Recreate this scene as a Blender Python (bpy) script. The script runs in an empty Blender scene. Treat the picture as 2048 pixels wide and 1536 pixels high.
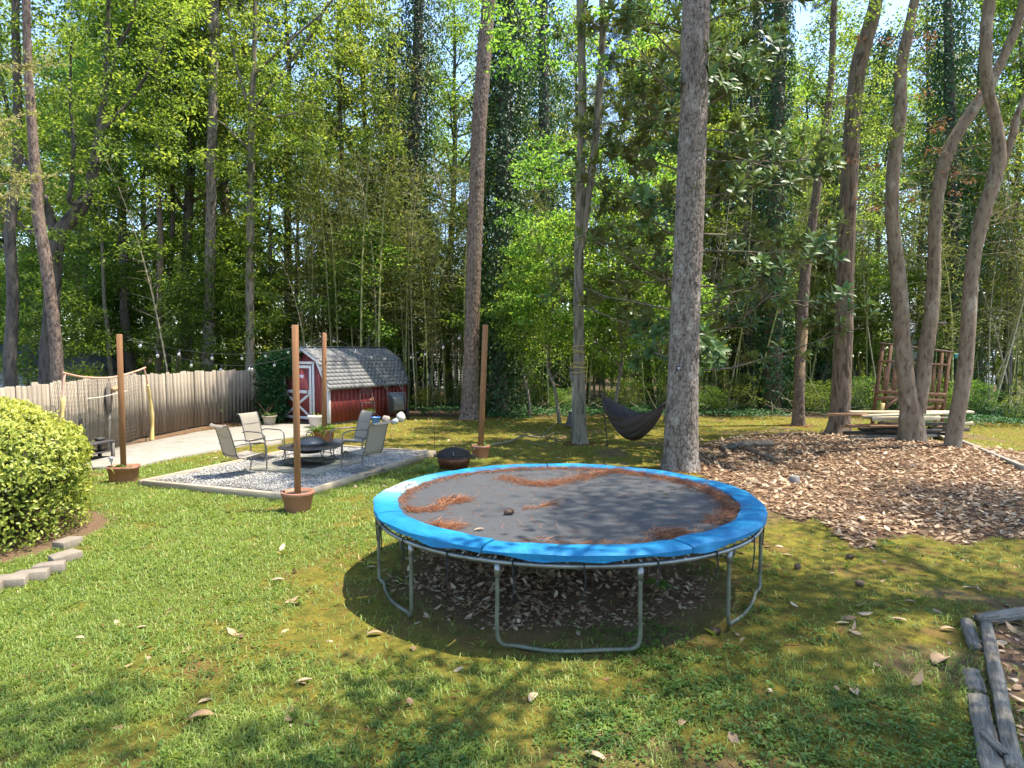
import bpy, math, random
import numpy as np
from mathutils import Vector, Matrix
random.seed(7)
R0 = np.random.default_rng(7)
PI = math.pi
sc = bpy.context.scene
col = sc.collection

# ------------------------------------------------------------------ camera, sky, sun, exposure
CAM_H, FPX, YH = 2.5, 1290.0, 705.0           # metres, focal length and horizon row in photograph pixels
PITCH = math.atan((768 - YH) / FPX)
cam_data = bpy.data.cameras.new('camera')
cam_data.sensor_width = 36.0
cam_data.lens = FPX / 2048 * 36.0
cam_data.clip_start, cam_data.clip_end = 0.05, 800.0
cam = bpy.data.objects.new('camera', cam_data)
cam.location = (0, 0, CAM_H)
cam.rotation_euler = (math.radians(90) - PITCH, 0, 0)
col.objects.link(cam)
sc.camera = cam

SUN = Vector((0.36, 0.02, 0.93)).normalized()  # towards the sun
world = bpy.data.worlds.new('World')
sc.world = world
world.use_nodes = True
wn = world.node_tree.nodes
bg = wn['Background']
sky = wn.new('ShaderNodeTexSky')
sky.sky_type = 'NISHITA'
sky.sun_disc = False
sky.sun_elevation = math.asin(SUN.z)
sky.sun_rotation = math.atan2(SUN.x, SUN.y)
sky.air_density = 1.0
sky.dust_density = 0.5
sky.ozone_density = 2.0
world.node_tree.links.new(sky.outputs[0], bg.inputs[0])
bg.inputs[1].default_value = 0.14
sun_data = bpy.data.lights.new('sun', 'SUN')
sun_data.energy = 3.4
sun_data.angle = math.radians(0.53)
sun_data.color = (1.0, 0.93, 0.80)
sun = bpy.data.objects.new('sun', sun_data)
sun.location = (20, 0, 60)
sun.rotation_euler = SUN.to_track_quat('Z', 'Y').to_euler()
col.objects.link(sun)
vs = sc.view_settings
vs.view_transform = 'Standard'
vs.look = 'None'
vs.gamma = 1.0
vs.use_curve_mapping = False
vs.exposure = 1.86
sc.cycles.max_bounces = 5
sc.cycles.diffuse_bounces = 3
sc.cycles.transmission_bounces = 3
sc.cycles.use_adaptive_sampling = True
sc.cycles.adaptive_threshold = 0.02
sc.cycles.caustics_reflective = False
sc.cycles.caustics_refractive = False

# ------------------------------------------------------------------ where a photograph pixel meets the place
def ray(px, py):
    x, u = (px - 1024) / FPX, (768 - py) / FPX
    c, s = math.cos(PITCH), math.sin(PITCH)
    return Vector((x, c + u * s, u * c - s))
def gnd(px, py, z=0.0):
    d = ray(px, py); t = (z - CAM_H) / d.z
    return Vector((d.x * t, d.y * t, z))
def at(px, py, Y):
    d = ray(px, py); t = Y / d.y
    return Vector((d.x * t, Y, CAM_H + d.z * t))

# ------------------------------------------------------------------ noise
def _h(i, j, s):
    n = (i.astype(np.int64) * 374761393 + j.astype(np.int64) * 668265263 + s * 974634533) & 0xffffffff
    n = ((n ^ (n >> 13)) * 1274126177) & 0xffffffff
    return ((n ^ (n >> 16)) & 0xffff) / 65535.0
def vn(x, y, s=0):
    x, y = np.asarray(x, float), np.asarray(y, float)
    i, j = np.floor(x), np.floor(y); fx, fy = x - i, y - j
    fx, fy = fx * fx * (3 - 2 * fx), fy * fy * (3 - 2 * fy)
    i, j = i.astype(int), j.astype(int)
    a = _h(i, j, s) * (1 - fx) + _h(i + 1, j, s) * fx
    b = _h(i, j + 1, s) * (1 - fx) + _h(i + 1, j + 1, s) * fx
    return a * (1 - fy) + b * fy
def fbm(x, y, s=0, o=3):
    t, a, n = 0, .5, 0
    for k in range(o):
        t = t + a * vn(np.asarray(x) * 2 ** k, np.asarray(y) * 2 ** k, s + k * 17); n += a; a *= .55
    return t / n
def sm(a, b, x):
    t = np.clip((np.asarray(x, float) - a) / (b - a), 0, 1); return t * t * (3 - 2 * t)
def inpoly(x, y, poly):
    x, y = np.asarray(x), np.asarray(y); r = np.zeros(x.shape, bool)
    n = len(poly)
    for k in range(n):
        x1, y1 = poly[k][0], poly[k][1]; x2, y2 = poly[(k + 1) % n][0], poly[(k + 1) % n][1]
        c = ((y1 > y) != (y2 > y)) & (x < (x2 - x1) * (y - y1) / (y2 - y1 + 1e-12) + x1)
        r ^= c
    return r

# ------------------------------------------------------------------ mesh building
class MB:
    def __init__(s): s.v, s.f, s.a, s.n = [], [], [], 0
    def add(s, v, f, a=None):
        v = np.asarray(v, float).reshape(-1, 3)
        if isinstance(f, np.ndarray): s.f.append(f + s.n)
        else:
            for k in set(len(q) for q in f):
                s.f.append(np.array([q for q in f if len(q) == k]) + s.n)
        s.v.append(v); s.n += len(v)
        s.a.append(np.full(len(v), .5) if a is None else np.broadcast_to(np.asarray(a, float), (len(v),)))
        return s
    def box(s, c, d, M=None, taper=None):
        x, y, z = d[0] / 2, d[1] / 2, d[2] / 2
        v = np.array([[-x, -y, -z], [x, -y, -z], [x, y, -z], [-x, y, -z], [-x, -y, z], [x, -y, z], [x, y, z], [-x, y, z]])
        if taper: v[4:, :2] *= taper
        if M is not None: v = v @ np.array(M.to_3x3()).T
        return s.add(v + np.array(c), [(0, 3, 2, 1), (4, 5, 6, 7), (0, 1, 5, 4), (1, 2, 6, 5), (2, 3, 7, 6), (3, 0, 4, 7)])
    def bbox(s, c, d, b, M=None):
        """box with chamfered edges"""
        x, y, z = d[0] / 2, d[1] / 2, d[2] / 2; b = min(b, x * .9, y * .9, z * .9)
        v, idx = [], {}
        for sx in (-1, 1):
            for sy in (-1, 1):
                for sz in (-1, 1):
                    for ax in range(3):
                        p = [sx * (x - b), sy * (y - b), sz * (z - b)]; p[ax] = (sx * x, sy * y, sz * z)[ax]
                        idx[(sx, sy, sz, ax)] = len(v); v.append(p)
        f = []
        cen = np.array(v)
        def face(ids):
            P = cen[ids]; nrm = np.cross(P[1] - P[0], P[2] - P[0])
            if np.dot(nrm, P.mean(0)) < 0: ids = ids[::-1]
            f.append(tuple(ids))
        S = (-1, 1)
        for ax in range(3):
            o = [k for k in range(3) if k != ax]
            for q in S:
                ids = []
                for a, c2 in ((-1, -1), (1, -1), (1, 1), (-1, 1)):
                    t = [0, 0, 0]; t[ax] = q; t[o[0]] = a; t[o[1]] = c2; ids.append(idx[(*t, ax)])
                face(ids)
            for a in S:
                for c2 in S:
                    t1 = [0, 0, 0]; t1[ax] = -1; t1[o[0]] = a; t1[o[1]] = c2
                    t2 = list(t1); t2[ax] = 1
                    face([idx[(*t1, o[0])], idx[(*t2, o[0])], idx[(*t2, o[1])], idx[(*t1, o[1])]])
        for a in S:
            for b2 in S:
                for c2 in S: face([idx[(a, b2, c2, k)] for k in range(3)])
        vv = cen
        if M is not None: vv = vv @ np.array(M.to_3x3()).T
        return s.add(vv + np.array(c), f)
    def tube(s, pts, rad, n=8, cap=True, closed=False, a=None):
        P = np.array([tuple(p) for p in pts], float); m = len(P)
        rad = np.broadcast_to(np.asarray(rad, float), (m,))
        if closed: T = np.roll(P, -1, 0) - np.roll(P, 1, 0)
        else: T = np.gradient(P, axis=0)
        T /= np.linalg.norm(T, axis=1)[:, None] + 1e-12
        nv = np.cross(T[0], (0, 0, 1) if abs(T[0][2]) < .9 else (1, 0, 0)); nv /= np.linalg.norm(nv)
        ang = np.arange(n) * 2 * PI / n; V = np.zeros((m, n, 3))
        for i in range(m):
            nv = nv - T[i] * np.dot(nv, T[i]); nv /= np.linalg.norm(nv) + 1e-12
            bi = np.cross(T[i], nv)
            V[i] = P[i] + rad[i] * (np.cos(ang)[:, None] * nv + np.sin(ang)[:, None] * bi)
        i = np.arange(m if closed else m - 1)[:, None]; j = np.arange(n)[None]
        i2, j2 = (i + 1) % m, (j + 1) % n
        F = np.stack([i * n + j + 0 * i2, i * n + j2 + 0 * i2, i2 * n + j2, i2 * n + j], -1).reshape(-1, 4)
        s.add(V.reshape(-1, 3), F, a)
        if cap and not closed:
            s.f.append(np.array([np.arange(n)[::-1] + s.n - m * n])); s.f.append(np.array([np.arange(n) + s.n - n]))
        return s
    def lathe(s, prof, n=24, c=(0, 0, 0), sx=1, sy=1):
        m = len(prof); ang = np.arange(n) * 2 * PI / n
        V = np.array([[(r * math.cos(t) * sx + c[0], r * math.sin(t) * sy + c[1], z + c[2]) for t in ang] for r, z in prof])
        F = [(i * n + j, i * n + (j + 1) % n, (i + 1) * n + (j + 1) % n, (i + 1) * n + j) for i in range(m - 1) for j in range(n)]
        return s.add(V.reshape(-1, 3), np.array(F))
    def prism(s, poly, z0, z1):
        n = len(poly); v = [(p[0], p[1], z0) for p in poly] + [(p[0], p[1], z1) for p in poly]
        f = [tuple(range(n))[::-1], tuple(range(n, 2 * n))] + [(k, (k + 1) % n, n + (k + 1) % n, n + k) for k in range(n)]
        return s.add(v, f)
    def blob(s, c, r, seed=0, n=10, m=7, amp=.15):
        th = np.arange(n) * 2 * PI / n; ph = np.linspace(0, PI, m); r = np.broadcast_to(r, (3,))
        V = []
        for p in ph:
            for t in th:
                d = np.array([math.sin(p) * math.cos(t), math.sin(p) * math.sin(t), math.cos(p)])
                k = 1 + amp * (2 * float(vn(d[0] * 2 + 9 + d[2], d[1] * 2 + 5 - d[2] * 1.3, seed)) - 1)
                V.append(d * r * k + np.array(c))
        F = [(i * n + j, (i + 1) * n + j, (i + 1) * n + (j + 1) % n, i * n + (j + 1) % n) for i in range(m - 1) for j in range(n)]
        return s.add(V, np.array(F))
    def mesh(s, name, mat, smooth=False):
        me = bpy.data.meshes.new(name)
        V = np.concatenate(s.v).astype(np.float32)
        me.vertices.add(len(V)); me.vertices.foreach_set('co', V.ravel())
        loops = np.concatenate([f.ravel() for f in s.f]).astype(np.int32)
        tot = np.concatenate([np.full(len(f), f.shape[1]) for f in s.f]).astype(np.int32)
        st = np.concatenate([[0], np.cumsum(tot)[:-1]]).astype(np.int32)
        me.loops.add(len(loops)); me.loops.foreach_set('vertex_index', loops)
        me.polygons.add(len(tot)); me.polygons.foreach_set('loop_start', st); me.polygons.foreach_set('loop_total', tot)
        if smooth: me.polygons.foreach_set('use_smooth', np.ones(len(tot), bool))
        me.update(calc_edges=True)
        at_ = me.attributes.new('var', 'FLOAT', 'POINT'); at_.data.foreach_set('value', np.concatenate(s.a).astype(np.float32))
        if mat: me.materials.append(mat)
        return me
    def build(s, name, mat, parent=None, smooth=False, loc=None, rot=None):
        return link(name, s.mesh(name, mat, smooth), parent, loc, rot)
def link(name, me, parent=None, loc=None, rot=None, scale=None):
    o = bpy.data.objects.new(name, me); col.objects.link(o)
    if parent is not None: o.parent = parent
    if loc is not None: o.location = loc
    if rot is not None: o.rotation_euler = rot
    if scale is not None: o.scale = scale if hasattr(scale, '__len__') else (scale,) * 3
    return o
def tag(o, label, cat, group=None):
    o['label'] = label; o['category'] = cat
    if group: o['group'] = group
    return o
def thing(name, label, cat, loc=(0, 0, 0), rz=0.0, group=None):
    o = bpy.data.objects.new(name, None); o.empty_display_size = .2; col.objects.link(o)
    o.location = loc; o.rotation_euler = (0, 0, rz)
    return tag(o, label, cat, group)
def struct(o): o['kind'] = 'structure'; return o
def stuff(o, label=None, cat=None):
    o['kind'] = 'stuff'
    if label: o['label'] = label; o['category'] = cat
    return o
def arc(c, r, a0, a1, n, z=None):
    return [(c[0] + r * math.cos(a0 + (a1 - a0) * k / (n - 1)), c[1] + r * math.sin(a0 + (a1 - a0) * k / (n - 1)), c[2]) for k in range(n)]
def bez(pts, n=10):
    """smooth curve through the points"""
    P = [Vector(p) for p in pts]; out = []
    for i in range(len(P) - 1):
        p0 = P[max(i - 1, 0)]; p1 = P[i]; p2 = P[i + 1]; p3 = P[min(i + 2, len(P) - 1)]
        for k in range(n):
            t = k / n
            out.append(.5 * ((2 * p1) + (p2 - p0) * t + (2 * p0 - 5 * p1 + 4 * p2 - p3) * t * t + (3 * p1 - p0 - 3 * p2 + p3) * t ** 3))
    out.append(P[-1]); return out
def RZ(a): return Matrix.Rotation(a, 4, 'Z')

# ------------------------------------------------------------------ materials
def nodes(name):
    m = bpy.data.materials.new(name); m.use_nodes = True
    nt = m.node_tree; b = nt.nodes['Principled BSDF']
    return m, nt, nt.nodes, nt.links, b
def ramp(N, L, src, stops):
    r = N.new('ShaderNodeValToRGB'); e = r.color_ramp.elements
    while len(e) < len(stops): e.new(.5)
    for k, (p, c) in enumerate(stops): e[k].position = p; e[k].color = (*c, 1)
    L.new(src, r.inputs[0]); return r.outputs[0]
def noise(N, L, scale, detail=4, rough=.6, vec=None, stretch=None, obj=True):
    t = N.new('ShaderNodeTexNoise'); t.inputs['Scale'].default_value = scale
    t.inputs['Detail'].default_value = detail; t.inputs['Roughness'].default_value = rough
    if vec is None:
        c = N.new('ShaderNodeTexCoord'); vec = c.outputs['Object'] if obj else c.outputs['Generated']
    if stretch:
        mp = N.new('ShaderNodeMapping'); mp.inputs['Scale'].default_value = stretch
        L.new(vec, mp.inputs[0]); vec = mp.outputs[0]
    L.new(vec, t.inputs['Vector']); return t.outputs[0]
def mixc(N, L, fac, a, b, mode='MIX'):
    m = N.new('ShaderNodeMix'); m.data_type = 'RGBA'; m.blend_type = mode
    for s, k in ((fac, 0), (a, 6), (b, 7)):
        if isinstance(s, (int, float)): m.inputs[k].default_value = s
        elif isinstance(s, tuple): m.inputs[k].default_value = (*s, 1)
        else: L.new(s, m.inputs[k])
    return m.outputs[2]
def math_(N, L, op, a, b=None):
    m = N.new('ShaderNodeMath'); m.operation = op
    for k, s in ((0, a), (1, b)):
        if s is None: continue
        if isinstance(s, (int, float)): m.inputs[k].default_value = s
        else: L.new(s, m.inputs[k])
    return m.outputs[0]
def bump(N, L, b, h, strength=.4, dist=.01):
    n = N.new('ShaderNodeBump'); n.inputs['Strength'].default_value = strength; n.inputs['Distance'].default_value = dist
    L.new(h, n.inputs['Height']); L.new(n.outputs[0], b.inputs['Normal'])
def objrand(N): return N.new('ShaderNodeObjectInfo').outputs['Random']
def attr(N, name):
    a = N.new('ShaderNodeAttribute'); a.attribute_name = name; return a.outputs['Fac']
def M2(name, c1, c2, scale=6, rough=.7, bs=.3, bd=.01, stretch=None, metallic=0, rnd=.0, spec=.5, detail=5, bscale=None, lo=.3, hi=.7):
    """two tones mixed by noise, with relief; rnd: how much whole objects differ"""
    m, nt, N, L, b = nodes(name)
    n = noise(N, L, scale, detail, .65, stretch=stretch)
    c = ramp(N, L, n, [(lo, c1), (hi, c2)])
    if rnd:
        mr = N.new('ShaderNodeMapRange'); mr.inputs[3].default_value = 1 - rnd; mr.inputs[4].default_value = 1 + rnd
        L.new(objrand(N), mr.inputs[0])
        hs = N.new('ShaderNodeHueSaturation'); L.new(mr.outputs[0], hs.inputs['Value']); L.new(c, hs.inputs['Color']); c = hs.outputs[0]
    L.new(c, b.inputs['Base Color'])
    b.inputs['Roughness'].default_value = rough; b.inputs['Metallic'].default_value = metallic
    b.inputs['Specular IOR Level'].default_value = spec
    if bs:
        h = noise(N, L, bscale or scale * 3, 5, .65, stretch=stretch)
        bump(N, L, b, h, bs, bd)
    return m
def leafmat(name, stops, trans=.45, rough=.5, tcol=1.6, back=None, rnd=.15, spec=.4):
    m, nt, N, L, b = nodes(name)
    c = ramp(N, L, attr(N, 'var'), stops)
    hs = N.new('ShaderNodeHueSaturation')
    mr = N.new('ShaderNodeMapRange'); mr.inputs[3].default_value = 1 - rnd; mr.inputs[4].default_value = 1 + rnd
    L.new(objrand(N), mr.inputs[0]); L.new(mr.outputs[0], hs.inputs['Value'])
    mr2 = N.new('ShaderNodeMapRange'); mr2.inputs[3].default_value = .5 - .03 * (rnd > 0); mr2.inputs[4].default_value = .5 + .02 * (rnd > 0)
    L.new(objrand(N), mr2.inputs[0]); L.new(mr2.outputs[0], hs.inputs['Hue'])
    L.new(c, hs.inputs['Color']); c = hs.outputs[0]
    cb = c
    if back:
        g = N.new('ShaderNodeNewGeometry'); cb = mixc(N, L, g.outputs['Backfacing'], c, back)
    L.new(cb, b.inputs['Base Color']); b.inputs['Roughness'].default_value = rough
    b.inputs['Specular IOR Level'].default_value = spec
    if trans:
        t = N.new('ShaderNodeBsdfTranslucent')
        tc = N.new('ShaderNodeHueSaturation'); tc.inputs['Value'].default_value = tcol; tc.inputs['Hue'].default_value = .485
        tc.inputs['Saturation'].default_value = 1.05
        L.new(c, tc.inputs['Color']); L.new(tc.outputs[0], t.inputs[0])
        mx = N.new('ShaderNodeMixShader'); mx.inputs[0].default_value = trans
        L.new(b.outputs[0], mx.inputs[1]); L.new(t.outputs[0], mx.inputs[2])
        L.new(mx.outputs[0], N['Material Output'].inputs[0])
    return m
def barkmat(name, plate, plate2, crack, moss=None, stretch=(9, 9, 2.2), bs=.8, spots=None):
    m, nt, N, L, b = nodes(name)
    tc = N.new('ShaderNodeTexCoord')
    n = noise(N, L, 1.0, 5, .7, vec=tc.outputs['Object'], stretch=stretch)
    n2 = noise(N, L, 1.3, 3, .6, vec=tc.outputs['Object'])
    c = mixc(N, L, n2, plate, plate2)
    c = mixc(N, L, ramp(N, L, n, [(.3, (1, 1, 1)), (.52, (0, 0, 0))]), c, crack)
    cr = attr(N, 'var')                                 # 0.5: no relief modelled; above: in a fissure of the bark
    c = mixc(N, L, ramp(N, L, cr, [(.55, (0, 0, 0)), (.95, (1, 1, 1))]), c, crack)
    if spots:
        n3 = noise(N, L, 3.1, 4, .7, vec=tc.outputs['Object'], stretch=(1, 1, .5))
        c = mixc(N, L, ramp(N, L, n3, [(.55, (0, 0, 0)), (.68, (1, 1, 1))]), c, spots)
    L.new(c, b.inputs['Base Color']); b.inputs['Roughness'].default_value = .9
    b.inputs['Specular IOR Level'].default_value = .2
    bump(N, L, b, n, bs, .03)
    return m
def plain(name, c, rough=.5, metallic=0, spec=.5):
    return M2(name, tuple(x * .85 for x in c), tuple(min(1, x * 1.12) for x in c), 9, rough, .08, .003, metallic=metallic, spec=spec)

mt = {}
mt['bark_pine'] = barkmat('bark_pine', (.165, .130, .105), (.285, .24, .200), (.045, .033, .026), stretch=(10, 10, 4), spots=(.31, .275, .235))
mt['bark_red'] = barkmat('bark_red', (.185, .122, .088), (.25, .185, .145), (.055, .036, .028), stretch=(11, 11, 4))
mt['bark_hard'] = barkmat('bark_hard', (.175, .120, .080), (.24, .175, .125), (.055, .038, .026), stretch=(16, 16, 2))
mt['bark_smooth'] = barkmat('bark_smooth', (.185, .130, .085), (.29, .222, .158), (.062, .042, .028), stretch=(13, 13, 4), bs=.7, spots=(.34, .28, .21))
mt['bark_grey'] = barkmat('bark_grey', (.155, .130, .092), (.235, .200, .145), (.06, .048, .032), stretch=(9, 9, 2), bs=.5, spots=(.15, .16, .09))
mt['bark_dark'] = barkmat('bark_dark', (.085, .07, .055), (.14, .12, .10), (.03, .025, .02), stretch=(10, 10, 2.5))
mt['bare_wood'] = M2('bare_wood', (.42, .25, .12), (.50, .33, .18), 5, .7, .3, .01, stretch=(6, 6, 1))
mt['leaf_a'] = leafmat('leaf_a', [(0, (.030, .064, .010)), (.5, (.085, .140, .020)), (1, (.190, .245, .036))], tcol=2.3, trans=.58)
mt['leaf_b'] = leafmat('leaf_b', [(0, (.034, .080, .012)), (.5, (.100, .175, .026)), (1, (.220, .295, .046))], tcol=2.3, trans=.6)
mt['leaf_pale'] = leafmat('leaf_pale', [(0, (.040, .085, .016)), (.6, (.125, .185, .034)), (1, (.255, .290, .058))], tcol=2.2, trans=.6)
mt['needle'] = leafmat('needle', [(0, (.022, .050, .016)), (1, (.070, .115, .036))], trans=.25, tcol=1.5)
mt['ivy'] = leafmat('ivy', [(0, (.014, .042, .012)), (.7, (.032, .085, .020)), (1, (.065, .130, .035))], trans=.2, rough=.5, spec=.3)
mt['magnolia'] = leafmat('magnolia', [(0, (.040, .085, .024)), (.75, (.090, .155, .036)), (1, (.210, .235, .050))], trans=.22, rough=.48, back=(.14, .14, .05), spec=.4)
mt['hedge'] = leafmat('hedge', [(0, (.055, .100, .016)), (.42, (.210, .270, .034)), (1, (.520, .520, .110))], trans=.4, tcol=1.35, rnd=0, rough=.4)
mt['bamboo_leaf'] = leafmat('bamboo_leaf', [(0, (.050, .085, .016)), (.6, (.115, .155, .030)), (1, (.220, .215, .065))], trans=.55, tcol=1.7)
mt['cedar'] = leafmat('cedar', [(0, (.220, .250, .050)), (1, (.520, .480, .160))], trans=.4, tcol=1.2, rnd=0)
mt['brown_leaf'] = leafmat('brown_leaf', [(0, (.120, .060, .028)), (1, (.290, .140, .060))], trans=.35, tcol=1.4)
mt['grass'] = leafmat('grass', [(0, (.100, .155, .026)), (.55, (.205, .285, .050)), (.9, (.310, .355, .080)), (1, (.440, .390, .160))], trans=.4, tcol=1.5, rnd=0, rough=.5)
mt['weed'] = leafmat('weed', [(0, (.050, .110, .018)), (1, (.140, .230, .036))], trans=.35, tcol=1.5, rnd=0)
mt['litter'] = leafmat('litter', [(0, (.140, .074, .036)), (.3, (.245, .145, .076)), (.7, (.375, .250, .142)), (1, (.520, .405, .270))], trans=.15, tcol=1.2, rnd=0, rough=.6)
mt['straw'] = leafmat('straw', [(0, (.180, .070, .030)), (1, (.420, .200, .095))], trans=.15, tcol=1.1, rnd=0)
mt['bamboo'] = M2('bamboo', (.13, .145, .038), (.27, .255, .085), 1.5, .45, .1, .004, rnd=.45)
mt['bamboo_dry'] = M2('bamboo_dry', (.36, .29, .16), (.48, .41, .26), 1.5, .5, .1, .004, rnd=.3)
# ================================================================== THE SETTING: ground, path, woods floor
LITTER = [gnd(*p) for p in ((1395, 890), (1480, 872), (1590, 868), (1700, 872), (1960, 905), (2300, 950), (2300, 1085), (2048, 1062), (1900, 1088), (1700, 1078), (1570, 1030), (1480, 985), (1400, 948))]
TC = Vector((0.607, 7.27, 0)); TR = 2.135                       # trampoline
PATH = [gnd(*p) for p in ((60, 985), (172, 941), (262, 939), (330, 922), (420, 905), (500, 891), (560, 880), (612, 871), (640, 862), (650, 851), (560, 851), (480, 856), (400, 866), (330, 880), (250, 896), (185, 912), (60, 945))]
GL, GF, GR = gnd(345, 957), gnd(585, 1003), gnd(868, 912)
u_ = (GR - GF).normalized(); w_ = Vector((-u_.y, u_.x, 0))
GLEN, GWID = (GR - GF).length, 3.45
BED = [GF, GF + u_ * GLEN, GF + u_ * GLEN + w_ * GWID, GF + w_ * GWID]
HEDGE_C = Vector((-7.5, 8.55, 0))
def hz(x, y):
    x, y = np.asarray(x, float), np.asarray(y, float)
    far = sm(24, 34, y) + sm(-11.5, -15, x) * sm(8, 12, y)
    z = .5 * (fbm(x * .12 + 3, y * .12, 5) - .5) * np.clip(far, 0, 1) * 1.6
    z = z + .16 * np.exp(-(((x - 10.2) / 2.6) ** 2 + ((y - 15.6) / 2.6) ** 2))          # mound under the right-hand trees
    z = z + .02 * (fbm(x * 1.3, y * 1.3, 9) - .5) * sm(24, 20, y)
    return z
def hz1(x, y): return float(hz(np.array([x]), np.array([y]))[0])
def trampd(x, y): return np.hypot(x - TC.x, y - TC.y)
def m_litter(x, y):
    n = fbm(x * 1.1, y * 1.1, 21) - .5
    a = inpoly(x + n * 1.2, y + n * 1.5, LITTER).astype(float)
    b = sm(1.75, 1.0, np.hypot((x - .35) / 1.15, (y - 7.2) / .95) + n * .9)
    return np.clip(np.maximum(a, b * .9), 0, 1)
def m_woods(x, y):
    n = (fbm(x * .5, y * .5, 31) - .5) * 3
    return np.maximum(sm(24.0, 25.6, y + n - .06 * np.abs(x - 2)), sm(-10.4, -11.2, x + n * .2))
def m_lawn(x, y):
    n = fbm(x * .55, y * .55, 41) - .5
    n2 = fbm(x * 2.6, y * 2.6, 43) - .5
    a = sm(-.6, -3.2, x + n * 2.4 - .12 * (y - 8)) * sm(16.5, 13.5, y + n * 2)
    front = sm(5.9, 4.6, y + n * 1.4) * (.38 + .5 * sm(.8, -1.2, x + n * 2))
    base = .10
    d = np.maximum(np.maximum(a, front), base)
    holes_ = sm(.10, .24, n2 + .22 * a + n * .7 - .0)                 # bald patches where moss shows
    d = d * (.18 + .82 * sm(-.10, .12, n2 + .12 * a + n * .6))
    return np.clip(d, 0, 1)
def m_bed(x, y):                                                  # bare soil behind the old border beams
    return sm(0, .12, x - (3.08 + (y - 3.7) * .52) + .12 * (fbm(x * 4, y * 4, 3) - .5)) * sm(6.15, 6.0, y)
def m_block(x, y):
    b = inpoly(x, y, PATH) | inpoly(x, y, BED)
    b |= (np.hypot(x - HEDGE_C.x, y - HEDGE_C.y) < 1.75)
    return b
def axis(a, fine0, fine1, b, d, k=26):
    o1 = fine0 - np.geomspace(d * 2, fine0 - a, k)[::-1]; o2 = fine1 + np.geomspace(d * 2, b - fine1, k)
    return np.concatenate([o1, np.arange(fine0, fine1, d), o2])
def build_ground():
    xs = axis(-180, -11, 15, 180, .095); ys = axis(-60, 3.0, 24.5, 300, .095)
    X, Y = np.meshgrid(xs, ys)
    Z = hz(X, Y)
    g = MB(); nx, ny = len(xs), len(ys)
    i = np.arange(ny - 1)[:, None] * nx; j = np.arange(nx - 1)[None]
    F = np.stack([i + j, i + j + 1, i + j + nx + 1, i + j + nx], -1).reshape(-1, 4)
    litter, woods, lawn = m_litter(X, Y), m_woods(X, Y), m_lawn(X, Y)
    fenceside = sm(2.4, .6, np.abs(X + 10.3) + .0) * sm(10, 13, Y) * sm(26, 24, Y)
    dirt = np.clip(fenceside + sm(2.3, 1.2, trampd(X, Y + .1)) * .8 + sm(.62, .75, fbm(X * .8, Y * .8, 71)) * sm(-.5, 1.5, X) * .8
                   + sm(2.0, 1.7, np.hypot(X - HEDGE_C.x, Y - HEDGE_C.y)) + m_bed(X, Y), 0, 1)
    micro = .018 * (fbm(X * 9, Y * 9, 91) - .5) * (1 - woods)
    g.add(np.stack([X, Y, Z + micro], -1).reshape(-1, 3), F)
    m, nt, N, L, b = nodes('ground_soil')
    tc = N.new('ShaderNodeTexCoord').outputs['Object']
    n1 = noise(N, L, 1.7, 6, .65, vec=tc); n2 = noise(N, L, 14, 6, .7, vec=tc); n3 = noise(N, L, 60, 4, .7, vec=tc); n4 = noise(N, L, 5, 5, .65, vec=tc)
    moss = mixc(N, L, ramp(N, L, n4, [(.36, (0, 0, 0)), (.60, (1, 1, 1))]), (.135, .140, .018), (.350, .275, .038))
    moss = mixc(N, L, ramp(N, L, n2, [(.30, (0, 0, 0)), (.75, (1, 1, 1))]), mixc(N, L, .55, moss, (.045, .045, .012)), moss)
    moss = mixc(N, L, ramp(N, L, n1, [(.52, (0, 0, 0)), (.66, (1, 1, 1))]), moss, (.230, .140, .045))
    lawnc = mixc(N, L, n2, (.085, .115, .020), (.180, .200, .038))
    c = mixc(N, L, attr(N, 'lawn'), moss, lawnc)
    dirtc = mixc(N, L, n2, (.150, .078, .048), (.290, .185, .125))
    dm = math_(N, L, 'MULTIPLY', attr(N, 'dirt'), ramp(N, L, n4, [(.30, (.35, .35, .35)), (.55, (1, 1, 1))]))
    c = mixc(N, L, dm, c, dirtc)
    litc = mixc(N, L, n3, (.115, .066, .040), (.270, .170, .108))
    c = mixc(N, L, attr(N, 'litter'), c, litc)
    woodc = mixc(N, L, n2, (.050, .034, .020), (.150, .105, .065))
    c = mixc(N, L, attr(N, 'woods'), c, woodc)
    c = mixc(N, L, math_(N, L, 'MULTIPLY', n3, .5), c, (.03, .025, .012))
    L.new(c, b.inputs['Base Color']); b.inputs['Roughness'].default_value = .95; b.inputs['Specular IOR Level'].default_value = .1
    hsum = math_(N, L, 'ADD', math_(N, L, 'MULTIPLY', n2, .6), math_(N, L, 'MULTIPLY', n3, .6))
    bump(N, L, b, hsum, .9, .05)
    o = g.build('ground', m, smooth=True)
    for nm, a in (('litter', litter), ('woods', woods), ('lawn', lawn), ('dirt', dirt)):
        q = o.data.attributes.new(nm, 'FLOAT', 'POINT'); q.data.foreach_set('value', a.ravel().astype(np.float32))
    return struct(o)
build_ground()

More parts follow.
